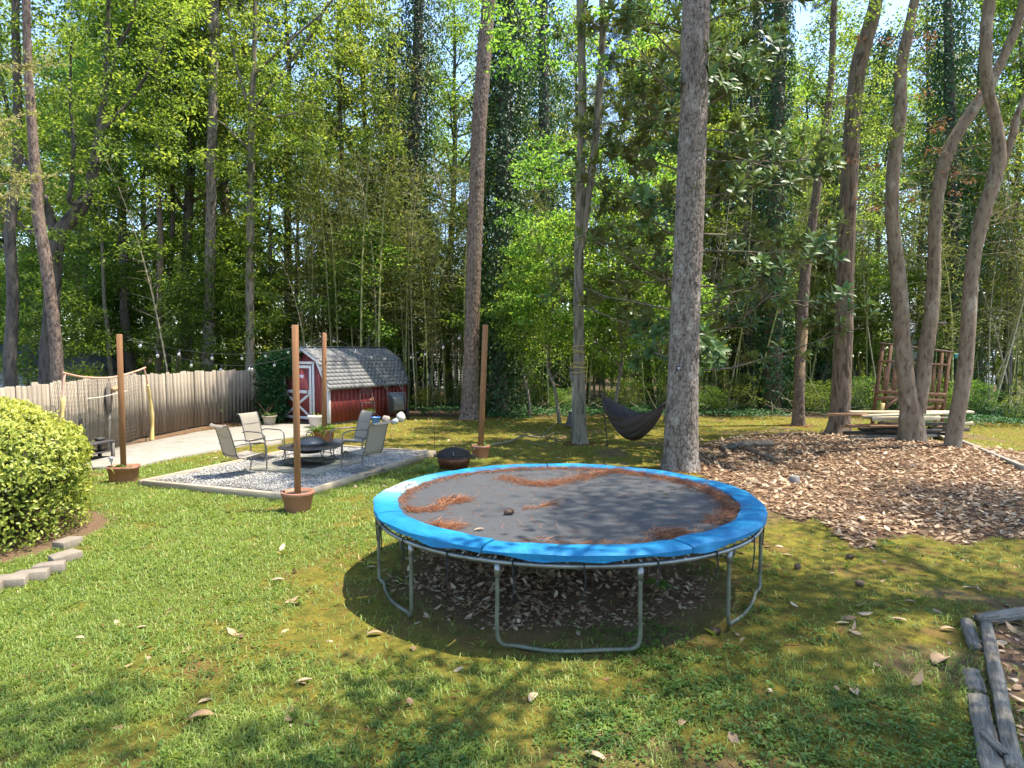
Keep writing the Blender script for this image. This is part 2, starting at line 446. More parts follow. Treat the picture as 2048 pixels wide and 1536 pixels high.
# concrete path along the fence, in poured slabs with joints
mt['concrete'] = M2('concrete', (.20, .18, .145), (.30, .275, .23), 3.0, .85, .25, .006, detail=8, bscale=40)
pm = MB()
def clip_half(poly, p, n):
    out = []
    for k in range(len(poly)):
        a, b = poly[k], poly[(k + 1) % len(poly)]; da, db = (a - p).dot(n), (b - p).dot(n)
        if da >= 0: out.append(a)
        if (da >= 0) != (db >= 0): out.append(a + (b - a) * (da / (da - db)))
    return out
def inset_prism(mb, poly, z0, z1, b=.012):
    c = sum((Vector(p) for p in poly), Vector()) / len(poly)
    top = [Vector(p) + (c - Vector(p)).normalized() * b for p in poly]; n = len(poly)
    v = [(p[0], p[1], z0) for p in poly] + [(p[0], p[1], z1 - b * .6) for p in poly] + [(p[0], p[1], z1) for p in top]
    f = [tuple(range(2 * n, 3 * n))] + [(k, (k + 1) % n, n + (k + 1) % n, n + k) for k in range(n)] + [(n + k, n + (k + 1) % n, 2 * n + (k + 1) % n, 2 * n + k) for k in range(n)]
    mb.add(v, f)
path_root = bpy.data.objects.new('concrete_path', None); col.objects.link(path_root); struct(path_root)
ax = Vector((-.35, 1, 0)).normalized(); cuts = [6, 13.4, 16.4, 19.3, 30]
p0 = Vector((-8.5, 0, 0))
for a, b_ in zip(cuts[:-1], cuts[1:]):
    q = clip_half([Vector((v.x, v.y, 0)) for v in PATH], Vector((0, a + .012, 0)), Vector((.12, 1, 0)).normalized())
    q = clip_half(q, Vector((0, b_ - .012, 0)), -Vector((.12, 1, 0)).normalized())
    if len(q) > 2:
        mb = MB(); inset_prism(mb, q, -.06, .055); mb.build('slab', mt['concrete'], path_root)

# ------------------------------------------------------------------ gravel bed with timber border
mt['gravel_base'] = M2('gravel_base', (.20, .18, .16), (.46, .44, .41), 55, .9, .8, .02)
bedmesh = MB().prism([BED[k] + (sum(BED, Vector()) / 4 - BED[k]).normalized() * .05 for k in range(4)], -.03, .075)
struct(bedmesh.build('gravel_bed', mt['gravel_base']))
mt['gravel'] = leafmat('gravel', [(0, (.12, .108, .092)), (.4, (.27, .252, .225)), (1, (.46, .44, .40))], trans=0, rnd=0, rough=.8)
def stones(n):
    r = R0; a, b2 = r.uniform(.07, GLEN - .07, n), r.uniform(.07, GWID - .07, n)
    # thin under the pavers
    cx, cy = GLEN / 2, GWID / 2
    keep = ~((np.abs(a - cx) < .93) & (np.abs(b2 - cy) < .93)); a, b2 = a[keep], b2[keep]; n = len(a)
    P = np.stack([GF.x + u_.x * a + w_.x * b2, GF.y + u_.y * a + w_.y * b2, .078 + r.uniform(0, .014, n) + .03 * (fbm(a * 1.7, b2 * 1.7, 3) - .4)], -1)
    base = np.array([[1, 0, 0], [-1, 0, 0], [0, 1, 0], [0, -1, 0], [0, 0, 1], [0, 0, -1]], float)
    f = np.array([[0, 2, 4], [2, 1, 4], [1, 3, 4], [3, 0, 4], [2, 0, 5], [1, 2, 5], [3, 1, 5], [0, 3, 5]])
    S = r.uniform(.008, .019, (n, 1, 1)) * r.uniform(.6, 1.3, (n, 6, 1)); ang = r.uniform(0, 2 * PI, n)
    c, s = np.cos(ang), np.sin(ang)
    V = base[None] * S
    V = np.stack([V[..., 0] * c[:, None] - V[..., 1] * s[:, None], V[..., 0] * s[:, None] + V[..., 1] * c[:, None], V[..., 2]], -1) + P[:, None]
    F = (f[None] + (np.arange(n) * 6)[:, None, None]).reshape(-1, 3)
    dirty = sm(.45, .7, fbm(a * 1.3, b2 * 1.3, 77))
    return MB().add(V.reshape(-1, 3), F, np.repeat(np.clip(r.uniform(.15, 1, n) - .45 * dirty, 0, 1), 6))
stuff(stones(24000).build('gravel', mt['gravel']), 'loose white gravel filling the timber framed square', 'gravel')
mt['timber'] = M2('timber', (.24, .18, .12), (.40, .33, .24), 2.2, .85, .5, .01, stretch=(1, 14, 14), rnd=.2, detail=8)
bord = thing('timber_border', 'weathered square timber border around the white gravel fire pit area', 'timber border', GF, math.atan2(u_.y, u_.x))
for nm, (c, d, rz_) in {'a': ((GLEN / 2, 0, .06), (GLEN + .09, .09, .14), 0), 'b': ((GLEN / 2, GWID, .06), (GLEN + .09, .09, .14), 0)}.items():
    half = d[0] / 2
    for k in (-1, 1):
        MB().bbox((0, 0, 0), (half - .006, d[1], d[2]), .008).build('timber', mt['timber'], bord, loc=(c[0] + k * half / 2, c[1], c[2] + .004 * k), rot=(0, 0, .004 * k))
for xx in (0.0, GLEN):
    MB().bbox((0, 0, 0), (GWID - .1, .088, .138), .008).build('timber', mt['timber'], bord, loc=(xx, GWID / 2, .058), rot=(0, 0, PI / 2))
# pavers under the fire table
mt['paver'] = M2('paver', (.15, .14, .10), (.27, .25, .19), 7, .9, .4, .008, rnd=.2)
pav = thing('paver_ring', 'square ring of mossy concrete pavers under the fire table', 'pavers', GF + u_ * (GLEN / 2) + w_ * (GWID / 2), math.atan2(u_.y, u_.x))
for i in range(4):
    for j in range(4):
        if i in (1, 2) and j in (1, 2): continue
        MB().bbox((0, 0, 0), (.44, .44, .06), .01).build('paver', mt['paver'], pav, loc=((i - 1.5) * .45, (j - 1.5) * .45, .085 + .004 * ((i * 3 + j) % 3)), rot=(0, 0, .01 * ((i + j) % 3 - 1)))
MB().prism([(-.45, -.45), (.45, -.45), (.45, .45), (-.45, .45)], 0, .078).build('ash_pit', M2('ash', (.03, .025, .02), (.09, .075, .06), 12, .95, .5, .01), pav)

# ================================================================== TREES
def leaf_geo(P, D, Nn, Lw, Ww, var, droop=.12, fold=.2):
    """one folded leaf blade per row: base, left, tip, right"""
    D = D / (np.linalg.norm(D, axis=1)[:, None] + 1e-9)
    S = np.cross(Nn, D); S /= np.linalg.norm(S, axis=1)[:, None] + 1e-9
    U = np.cross(D, S)
    Lw, Ww = np.asarray(Lw)[:, None], np.asarray(Ww)[:, None]
    mid = P + D * Lw * .45
    V = np.stack([P, mid + S * Ww * .5 + U * Ww * fold, P + D * Lw - U * Lw * droop, mid - S * Ww * .5 + U * Ww * fold], 1)
    n = len(P); k = (np.arange(n) * 4)[:, None]
    F = np.concatenate([k + np.array([[0, 3, 2]]), k + np.array([[0, 2, 1]])])
    return V.reshape(-1, 3), F, np.repeat(var, 4)
def leaf_geo6(P, D, Nn, Lw, Ww, var, curl=.2, fold=.12):
    """a broader blade with a curved midrib: 4 triangles + 2"""
    D = D / (np.linalg.norm(D, axis=1)[:, None] + 1e-9)
    S = np.cross(Nn, D); S /= np.linalg.norm(S, axis=1)[:, None] + 1e-9
    U = np.cross(D, S); Lw, Ww = np.asarray(Lw)[:, None], np.asarray(Ww)[:, None]
    curl = np.broadcast_to(np.asarray(curl, float).reshape(-1, 1), Lw.shape)
    m1, m2, tip = P + D * Lw * .35 - U * Lw * curl * .1, P + D * Lw * .72 - U * Lw * curl * .45, P + D * Lw - U * Lw * curl
    V = np.stack([P, m1 + S * Ww * .5 + U * Ww * fold, m1, m1 - S * Ww * .5 + U * Ww * fold, m2 + S * Ww * .42 + U * Ww * fold, m2, m2 - S * Ww * .42 + U * Ww * fold, tip], 1)
    n = len(P); k = (np.arange(n) * 8)[:, None]
    T = [(0, 2, 1), (0, 3, 2), (1, 2, 5), (1, 5, 4), (2, 3, 6), (2, 6, 5), (4, 5, 7), (5, 6, 7)]
    F = np.concatenate([k + np.array([t]) for t in T])
    return V.reshape(-1, 3), F, np.repeat(var, 8)
def rdir(n, r=R0):
    d = r.normal(size=(n, 3)); return d / np.linalg.norm(d, axis=1)[:, None]
def foliage(mb, C, rad, per, Ls, Ws, flat=.45, r=R0, up=.7, light=None):
    """leaf sprays: 'per' leaves in a flattened tilted cloud about each centre"""
    C = np.asarray(C, float); n = len(C) * per
    c = np.repeat(C, per, 0); rr = np.repeat(np.broadcast_to(rad, (len(C),)), per)
    ax1 = np.repeat(rdir(len(C), r) * .35 + np.array([0, 0, 1]), per, 0); ax1 /= np.linalg.norm(ax1, axis=1)[:, None]
    d = rdir(n, r) * (r.uniform(0, 1, n) ** .45)[:, None]
    h = (d * ax1).sum(1)[:, None] * ax1
    d = d - h * (1 - flat)
    P = c + d * rr[:, None]
    D = d + rdir(n, r) * .7 * np.linalg.norm(d, axis=1)[:, None] + np.array([0, 0, -.12])
    Nn = ax1 * up + rdir(n, r) * .55
    tone = np.repeat(r.uniform(-.22, .22, len(C)), per)
    var = np.clip(.5 + tone + r.normal(0, .2, n), 0, 1)
    mb.add(*leaf_geo(P, D, Nn, r.uniform(.7, 1.25, n) * Ls, r.uniform(.75, 1.2, n) * Ws, var))
def needles(mb, C, per, Ls, Ws, r=R0):
    C = np.asarray(C, float); n = len(C) * per; P = np.repeat(C, per, 0) + r.normal(0, .05, (n, 3))
    D = rdir(n, r) + np.array([0, 0, .35]); var = np.clip(np.repeat(r.uniform(.2, .8, len(C)), per) + r.normal(0, .15, n), 0, 1)
    mb.add(*leaf_geo(P, D, rdir(n, r), r.uniform(.7, 1.2, n) * Ls, np.full(n, Ws), var, fold=0))

def limb(p, d, L, r, bendup=.35, n=7, wob=.10):
    """a curved tapering limb: points and radii"""
    p, d = np.array(p, float), np.array(d, float); d /= np.linalg.norm(d); out = [p.copy()]
    for k in range(n - 1):
        d = d + np.array([0, 0, bendup / n]) + R0.normal(0, wob, 3); d /= np.linalg.norm(d); p = p + d * L / (n - 1); out.append(p.copy())
    return np.array(out), np.linspace(r, r * .28, n)
def tree_template(H, r0, zb, spread, nl, seed, leafsize=(.115, .07), per=90, crad=.62, kind='hard', lean=.02, top=True, twigs=5, crown_mat='leaf_a', wob=.25, shape=.8):
    """trunk with limbs, and a crown of leaf sprays carried by the twigs; built about its own base"""
    global R0
    R0 = np.random.default_rng(seed); tr, cr = MB(), MB()
    m = 12; z = np.linspace(0, H, m); wx = np.cumsum(R0.normal(0, wob, m)) * .35 + z * lean; wy = np.cumsum(R0.normal(0, wob, m)) * .35
    wx -= wx[0]; wy -= wy[0]
    P = np.stack([wx, wy, z], -1); rad = r0 * (1 - .82 * (z / H) ** 1.1); rad[0] *= 1.35
    tr.tube(P, rad, 9)
    C = []
    for k in range(nl):
        t = (k + R0.uniform(0, .8)) / nl; h = zb + (H * .98 - zb) * t; a = k * 2.4 + R0.uniform(-.5, .5)
        base = np.array([np.interp(h, z, P[:, 0]), np.interp(h, z, P[:, 1]), h]); rb = np.interp(h, z, rad)
        prof = (math.sin(PI * min(1, .25 + t * .75)) ** shape) if kind == 'hard' else (1 - .65 * t)
        Ln = max(.7, spread * prof * R0.uniform(.75, 1.2))
        el = R0.uniform(.25, .75) + .5 * t if kind == 'hard' else R0.uniform(-.1, .3)
        d = (math.cos(a), math.sin(a), el)
        lp, lr = limb(base, d, Ln, min(rb * .5, .03 + Ln * .018), bendup=.3 if kind == 'hard' else .25)
        tr.tube(lp, lr, 5)
        for q in range(twigs + int(Ln)):
            s = R0.uniform(.28, 1.0); i = int(s * (len(lp) - 1)); b = lp[i]
            dd = (lp[min(i + 1, len(lp) - 1)] - lp[max(i - 1, 0)]); dd /= np.linalg.norm(dd)
            side = rdir(1, R0)[0] * .9 + dd * .5; side[2] *= .5
            tl = R0.uniform(.4, 1.3) * (.5 + .12 * Ln)
            tp, trd = limb(b, side, tl, lr[i] * .45, bendup=.1, n=4)
            tr.tube(tp, trd, 3, cap=False); C.append(tp[-1])
            if tl > .8: C.append(tp[2])
        C.append(lp[-1])
    C.append(P[-1])
    if kind == 'pine': needles(cr, np.concatenate([np.array(C) + R0.normal(0, .22, (len(C), 3)) for _ in range(4)]), per, leafsize[0], leafsize[1], R0)
    else: foliage(cr, np.array(C), np.abs(R0.normal(crad, crad * .25, len(C))) + .15, per, leafsize[0], leafsize[1], r=R0)
    return tr, cr
TEMPL = {}
def template(key, bark, leaf, **kw):
    tr, cr = tree_template(**kw)
    TEMPL[key] = (tr.mesh('trunk', mt[bark], True), cr.mesh('crown', mt[leaf]))
def plant(key, name, label, cat, x, y, rz=0., s=1., group=None, lean=(0, 0), crown=None, bark=None, dz=0):
    o = thing(name, label, cat, (x, y, hz1(x, y) - .05 + dz), rz, group)
    o.rotation_euler = (lean[0], lean[1], rz); o.scale = (s,) * 3 if not hasattr(s, '__len__') else s
    t, c = TEMPL[key]
    to = link('trunk', t, o)
    if bark: to.material_slots[0].link = 'OBJECT'; to.material_slots[0].material = mt[bark]
    if c:
        co = link('crown', c, o)
        if crown: co.material_slots[0].link = 'OBJECT'; co.material_slots[0].material = mt[crown]
    return o
template('hard1', 'bark_dark', 'leaf_a', H=23, r0=.24, zb=5.5, spread=3.6, nl=30, seed=11, per=50, crad=.60, leafsize=(.165, .105))
template('hard2', 'bark_grey', 'leaf_b', H=20, r0=.18, zb=3.5, spread=3.2, nl=30, seed=12, per=50, crad=.58, leafsize=(.15, .10))
template('hard3', 'bark_dark', 'leaf_pale', H=25, r0=.27, zb=8, spread=4.2, nl=30, seed=13, per=48, crad=.62, leafsize=(.17, .105))
template('under1', 'bark_grey', 'leaf_b', H=7.5, r0=.07, zb=1.6, spread=2.3, nl=22, seed=14, per=46, crad=.42, leafsize=(.135, .09), twigs=4)
template('under2', 'bark_grey', 'leaf_a', H=5.5, r0=.06, zb=.8, spread=2.0, nl=20, seed=15, per=46, crad=.38, leafsize=(.12, .075), twigs=4)
template('pine', 'bark_pine', 'needle', H=26, r0=.30, zb=14, spread=3.4, nl=30, seed=16, per=26, leafsize=(.24, .022), kind='pine', twigs=4)
template('shrub', 'bark_grey', 'leaf_b', H=1.5, r0=.03, zb=.1, spread=1.0, nl=16, seed=17, per=46, crad=.3, leafsize=(.07, .045), twigs=3, wob=.08)
template('pole', 'bark_dark', 'leaf_a', H=21, r0=.17, zb=12, spread=2.6, nl=16, seed=18, per=46, crad=.58, leafsize=(.16, .10))
# ------------------------------------------------------------------ the big trunks of the photograph, bark relief modelled
def cells(u, v, ncol, s):
    """distance between the two nearest cell centres on a cylinder: 0 on a fissure"""
    iu, iv = np.floor(u).astype(int), np.floor(v).astype(int)
    f1 = np.full(u.shape, 9.); f2 = np.full(u.shape, 9.); cid = np.zeros(u.shape)
    for dv in (-1, 0, 1):
        for du in (-1, 0, 1):
            cu, cv = iu + du, iv + dv; h1 = _h(cu % ncol, cv, s); h2 = _h(cu % ncol, cv, s + 5)
            d = np.hypot(cu + .02 + .96 * h1 - u, cv + .02 + .96 * h2 - v)
            new = d < f1; f2 = np.where(new, f1, np.minimum(f2, d)); cid = np.where(new, _h(cu % ncol, cv, s + 9), cid); f1 = np.where(new, d, f1)
    return f2 - f1, cid
def trunk_mesh(pts, rad, n, step, relief=.012, cell=(.075, .13), kind='plate', flare=.3, seed=1):
    P = np.array([tuple(p) for p in pts], float); seg = np.linalg.norm(np.diff(P, axis=0), axis=1); S = np.concatenate([[0], np.cumsum(seg)])
    s = np.arange(0, S[-1], step); Q = np.stack([np.interp(s, S, P[:, k]) for k in range(3)], -1)
    ksm = max(3, int(.5 / step)) | 1; pad = ksm // 2
    Qp = np.concatenate([np.repeat(Q[:1], pad, 0), Q, np.repeat(Q[-1:], pad, 0)])
    Q = np.stack([np.convolve(Qp[:, k], np.ones(ksm) / ksm, 'valid') for k in range(3)], -1)
    r = np.interp(s, S, rad)
    T = np.gradient(Q, axis=0); T /= np.linalg.norm(T, axis=1)[:, None]
    e1 = np.cross(T, np.array([0, 1., 0])); e1 /= np.linalg.norm(e1, axis=1)[:, None]; e2 = np.cross(T, e1)
    th = np.arange(n) * 2 * PI / n; TH, SS = np.meshgrid(th, s); RR = np.repeat(r[:, None], n, 1)
    lob = .5 + .5 * np.cos(TH * 5 + seed) * .6 + .3 * np.cos(TH * 3 + 2 * seed)
    RR = RR * (1 + flare * np.exp(-SS / .28) * (.5 + lob)) * (1 + .05 * (vn(np.cos(TH) * 1.5 + 7, np.sin(TH) * 1.5 + SS * .7, seed) - .5) * 2)
    if kind == 'plate':
        nc = max(5, int(round(2 * PI * r.mean() / cell[0])))
        U = TH / (2 * PI) * nc + .35 * (vn(TH * 0 + SS * 5, np.cos(TH) * 3 + 4, seed + 3) - .5); V = SS / cell[1]
        U = np.where(U < 0, U + nc, U)
        V = V + .5 * (vn(np.cos(TH) * 6 + 9, np.sin(TH) * 6 + SS * 9, seed + 4) - .5); g, cid = cells(U, V, nc, seed); cr = np.exp(-g / .16)
        RR = RR - relief * cr + relief * .8 * (cid - .5) + relief * .35 * (vn(U * 4, V * 9, seed) - .5)
        A = .5 + .5 * np.clip(cr * 1.05 - .12, 0, 1)
    else:
        nc = max(5, int(round(2 * PI * r.mean() / cell[0])))
        g = vn(TH / (2 * PI) * nc + 2.2 * (vn(SS * 1.3, TH * 0 + 3, seed) - .5), SS / cell[1], seed)
        wr = sm(0, .5, np.minimum(TH, 2 * PI - TH)); g = .5 + (g - .5) * wr
        RR = RR + relief * (g - .5) * 2
        if kind == 'smooth':                                    # knots, healed scars and swellings
            rk = np.random.default_rng(seed)
            for q in range(26):
                tk, sk, ak, wk = rk.uniform(0, 2 * PI), rk.uniform(.3, s[-1]), rk.uniform(.012, .04), rk.uniform(.05, .11); dth = np.angle(np.exp(1j * (TH - tk))) * r.mean(); q2 = (dth ** 2 + ((SS - sk) * .8) ** 2) / wk ** 2; RR = RR + ak * np.exp(-q2) - ak * .9 * np.exp(-q2 * 7)
            RR = RR * (1 + .10 * (vn(SS * 1.6, np.cos(TH) * .9 + 3, seed + 8) - .5))
        A = .5 + .35 * sm(.45, .2, g) * (kind == 'ridge')
    V3 = Q[:, None] + RR[..., None] * (np.cos(TH)[..., None] * e1[:, None] + np.sin(TH)[..., None] * e2[:, None])
    m = len(s); i = np.arange(m - 1)[:, None]; j = np.arange(n)[None]; j2 = (j + 1) % n
    F = np.stack([i * n + j, i * n + j2, (i + 1) * n + j2, (i + 1) * n + j], -1).reshape(-1, 4)
    mb = MB(); mb.add(V3.reshape(-1, 3), F, A.ravel()); return mb, Q, r
def pxpath(Y, path, dY=0.0):
    pts, rad = [], []
    for k, q in enumerate(path):
        y = Y + (q[3] if len(q) > 3 else 0); pts.append(at(q[0], q[1], y)); rad.append(q[2] / 2 * y / FPX * math.cos(math.atan((q[0] - 1024) / FPX)))
    return pts, rad
def hero(name, label, Y, path, bark, kind='plate', n=48, step=.05, stems=(), cat='tree', base_z=None, **kw):
    pts, rad = pxpath(Y, path)
    b = pts[0].copy(); b.z = hz1(b.x, b.y) - .12; pts[0] = b.copy()
    o = thing(name, label, cat, b)
    mb, Q, r = trunk_mesh([p - b for p in pts], rad, n, step, kind=kind, **kw)
    for st in stems:
        p2, r2 = pxpath(Y, st); k2 = dict(kw); k2['flare'] = 0
        m2, _, _ = trunk_mesh([p - b for p in p2], r2, max(14, n // 2), step * 1.3, kind=kind, **k2)
        for vv, ff, aa in zip(m2.v, [m2.f[0]], m2.a): mb.add(vv, ff, aa)
    mb.build('trunk', mt[bark], o, True)
    PATHS[o.name] = [p - b for p in pts]
    return o, b
PATHS = {}
def crown_on(o, key, z, s, rz=0., mat=None, dx=0, dy=0, sub=True):
    q = PATHS[o.name]; zs = [p.z for p in q]; z = min(z, zs[-1] - .3); dx, dy = float(np.interp(z, zs, [p.x for p in q])), float(np.interp(z, zs, [p.y for p in q]))
    t, c = TEMPL[key]
    co = link('crown', c, o, (dx, dy, z), (0, 0, rz), s)
    if sub: link('limbs', t, co)
    if mat: co.material_slots[0].link = 'OBJECT'; co.material_slots[0].material = mt[mat]
    return co
# crowns alone for tall pines (limbs and needles above the bare trunk)
R0 = np.random.default_rng(5)
def pine_top(seed, H=9, spread=3.0, nl=26):
    tr, cr = tree_template(H, .22, 1.0, spread, nl, seed, leafsize=(.26, .026), per=22, kind='pine', twigs=4, wob=.06)
    return tr.mesh('limbs', mt['bark_pine'], True), cr.mesh('crown', mt['needle'])
TEMPL['pinetop'] = pine_top(61)

pine_main, b8 = hero('pine_tree', 'large foreground pine with thick plated grey bark beside the hammock', 13.75,
    [(1361, 948, 72), (1362, 850, 68), (1366, 780, 64), (1372, 600, 59), (1380, 400, 57), (1388, 200, 56), (1393, 0, 55), (1398, -200, 52), (1404, -500, 44), (1410, -760, 36)],
    'bark_pine', n=116, step=.028, relief=.016, cell=(.06, .125), flare=.30, seed=3)
crown_on(pine_main, 'pinetop', 11.2, 1.05, 1.)
pine_mid, b5 = hero('pine_tree', 'tall straight pine behind the rightmost wooden post', 24.2,
    [(938, 842, 38), (941, 780, 33), (945, 640, 30), (950, 450, 30), (958, 250, 30), (970, 90, 28), (978, 0, 27), (990, -150, 24), (1000, -300, 20)], 'bark_red', n=72, step=.04, relief=.016, cell=(.10, .17), flare=.35, seed=8)
crown_on(pine_mid, 'pinetop', 17.5, .9, 2.)
t3, _ = hero('pine_tree', 'straight grey pine rising behind the right part of the plank fence', 27.0,
    [(414, 860, 30), (416, 740, 26), (420, 560, 23), (423, 350, 21), (427, 150, 19), (430, 0, 17), (432, -180, 14)], 'bark_pine', n=48, step=.06, relief=.016, cell=(.11, .18), seed=9)
crown_on(t3, 'pinetop', 15.5, .9, 3.)
t1, _ = hero('pine_tree', 'leaning reddish pine with a curved trunk behind the soccer goal', 18.2,
    [(118, 885, 34), (115, 770, 29), (112, 690, 27), (102, 600, 26), (90, 510, 25), (77, 440, 25), (70, 340, 24), (63, 240, 21), (56, 140, 19), (52, 0, 18), (48, -200, 15), (46, -380, 12)], 'bark_red', n=56, step=.05, relief=.012, cell=(.08, .13), flare=.15, seed=12)
crown_on(t1, 'pinetop', 14.0, .6, .5)
oak, bo = hero('oak_tree', 'dark spreading oak with heavy crooked limbs behind the leaning pine', 22.5,
    [(90, 850, 40), (95, 700, 34), (104, 600, 33), (110, 500, 34), (116, 470, 36), (140, 440, 32), (165, 415, 28), (180, 370, 24), (190, 330, 22), (198, 275, 20), (208, 200, 15), (212, 120, 12), (218, 0, 9), (222, -150, 6)], 'bark_dark', kind='ridge', n=32, step=.08, relief=.012, cell=(.09, .5), seed=4,
    stems=[[(112, 480, 22), (100, 430, 19), (88, 395, 17), (72, 350, 14, .5), (40, 310, 11, .8), (20, 240, 9, 1), (0, 150, 7, 1)],
           [(200, 270, 12), (216, 245, 10), (250, 215, 8, .5), (285, 165, 7, .6), (330, 90, 5, .8), (345, 0, 3, .8)],
           [(178, 390, 12), (160, 405, 10, -.5), (135, 410, 11, -.8), (143, 370, 10, -.8), (148, 300, 9, -1), (140, 200, 7, -1), (142, 80, 5, -1)],
           [(205, 220, 9), (232, 100, 7), (262, 50, 6), (272, 0, 5), (280, -100, 3)],
           [(100, 440, 12), (70, 470, 9, 1), (30, 440, 7, 1.4), (-30, 400, 5, 1.6)]])
oc = MB(); R0 = np.random.default_rng(77)
C_ = []
for (x0, x1, y0, y1, k) in ((-60, 400, -120, 330, 300), (60, 330, 250, 520, 60), (-60, 60, 200, 470, 30)):
    for q in range(k): C_.append(at(R0.uniform(x0, x1), R0.uniform(y0, y1), 22.5 + R0.normal(0, 2.0)) - bo)
foliage(oc, np.array([tuple(c) for c in C_]), R0.uniform(.3, .7, len(C_)), 52, .135, .075)
oc.build('crown', mt['leaf_a'], oak)
t4, b4 = hero('sweetgum_tree', 'slender straight hardwood with rising forked branches left of the shed', 26.0,
    [(500, 870, 19), (500, 700, 18), (500, 520, 17), (502, 350, 15), (503, 240, 13), (506, 160, 11), (510, 50, 8), (512, -120, 5)], 'bark_grey', kind='ridge', n=24, step=.1, relief=.008, cell=(.08, .4), seed=5,
    stems=[[(503, 235, 9), (478, 150, 7), (462, 80, 5), (455, 0, 4)], [(504, 225, 8), (560, 150, 6, .4), (620, 75, 5, .6), (660, 0, 4, .8)], [(508, 150, 7), (570, 90, 5), (640, 30, 4), (690, -30, 3)],
           [(502, 255, 7), (545, 235, 5, -.4), (600, 225, 3, -.6)], [(500, 300, 6), (450, 250, 4, .5), (415, 230, 3, .6)]])
C_ = [at(R0.uniform(390, 800), R0.uniform(-150, 330), 26 + R0.normal(0, 1.8)) - b4 for q in range(260)] + [at(R0.uniform(430, 580), R0.uniform(280, 700), 26 + R0.normal(0, 1.2)) - b4 for q in range(70)]
fc = MB(); foliage(fc, np.array([tuple(c) for c in C_]), R0.uniform(.28, .62, len(C_)), 44, .145, .10); fc.build('crown', mt['leaf_b'], t4)
t7, b7 = hero('slender_tree', 'slender grey tree wound with yellow rope left of the hammock', 17.5,
    [(1162, 895, 29), (1160, 840, 24), (1158, 740, 23), (1157, 600, 20), (1158, 480, 19), (1162, 330, 17), (1165, 200, 16), (1163, 100, 15), (1160, 0, 15), (1158, -160, 12), (1150, -350, 7)], 'bark_grey', kind='ridge', n=40, step=.05, relief=.006, cell=(.05, .35), flare=.35, seed=6,
    stems=[[(1163, 500, 14), (1172, 430, 14), (1185, 330, 15), (1195, 230, 15), (1203, 120, 14), (1206, 60, 13), (1204, 0, 12), (1200, -150, 9)], [(1204, 70, 9), (1213, 30, 8), (1220, 0, 7), (1235, -120, 5)]])
C_ = [at(R0.uniform(1010, 1380), R0.uniform(280, 680), 20.2 + abs(R0.normal(0, 1.6))) - b7 for q in range(200)] + [at(R0.uniform(960, 1330), R0.uniform(-80, 150), 18.5 + R0.normal(0, 1.4)) - b7 for q in range(60)]
fc = MB(); foliage(fc, np.array([tuple(c) for c in C_]), R0.uniform(.28, .58, len(C_)), 52, .115, .08, flat=.22); fc.build('crown', mt['leaf_b'], t7)
t10, b10 = hero('pine_tree', 'thin dead pine with a stripped orange patch on its trunk', 22.0,
    [(1597, 858, 27), (1598, 780, 23), (1601, 690, 22), (1606, 600, 23), (1611, 540, 22), (1620, 480, 20), (1634, 380, 18), (1648, 270, 17), (1660, 190, 15), (1664, 130, 13), (1668, 20, 12), (1672, -150, 9), (1676, -300, 7)], 'bark_red', n=40, step=.05, relief=.02, cell=(.07, .09), flare=.3, seed=15)
crown_on(t10, 'pinetop', 14, .36, 1.7)
pts, rad = pxpath(21.93, [(1603, 715, 17), (1606, 680, 18), (1608, 655, 17), (1610, 640, 13)])
mbp, _, _ = trunk_mesh([p - b10 for p in pts], rad, 20, .06, relief=.004, kind='ridge', flare=0, seed=2)
mbp.build('bare_patch', mt['bare_wood'], t10, True)['label'] = 'stripped patch of pale orange wood'
pts, rad = pxpath(21.93, [(1600, 770, 10), (1601, 745, 15), (1603, 720, 15)])
mbp, _, _ = trunk_mesh([p - b10 for p in pts], rad, 20, .06, relief=.004, kind='ridge', flare=0, seed=2)
mbp.build('bare_patch', mt['bare_wood'], t10, True)['label'] = 'lower stripped patch of pale orange wood'
t11, b11 = hero('oak_tree', 'straight brown hardwood with flared roots left of the lumber pile', 19.4,
    [(1678, 878, 50), (1680, 840, 43), (1684, 740, 39), (1688, 620, 38), (1692, 480, 36), (1700, 330, 34), (1706, 220, 33), (1716, 140, 33), (1728, 90, 32), (1744, 40, 30), (1752, 0, 26), (1765, -140, 22), (1775, -300, 14)], 'bark_hard', kind='ridge', n=72, step=.035, relief=.011, cell=(.035, .22), flare=.45, seed=7)
twin, b12 = hero('twin_trunk_tree', 'smooth barked tree forking into two stems in front of the lumber pile', 17.2,
    [(1824, 898, 64), (1824, 860, 58), (1821, 820, 46), (1812, 760, 37), (1806, 690, 33), (1800, 600, 34), (1792, 520, 31), (1784, 430, 28), (1786, 340, 27), (1798, 260, 26), (1802, 190, 25), (1800, 140, 25), (1812, 80, 22), (1830, 0, 20), (1850, -120, 16), (1870, -260, 11)], 'bark_smooth', kind='smooth', n=56, step=.04, relief=.010, cell=(.14, .5), flare=.04, seed=11,
    stems=[[(1832, 830, 40), (1842, 770, 37), (1852, 700, 33), (1864, 620, 29), (1868, 540, 28), (1868, 470, 26), (1874, 400, 27), (1886, 330, 28), (1912, 270, 26), (1945, 220, 25), (1975, 180, 24), (2000, 130, 22), (2030, 60, 21), (2060, -40, 17), (2090, -160, 12)]])
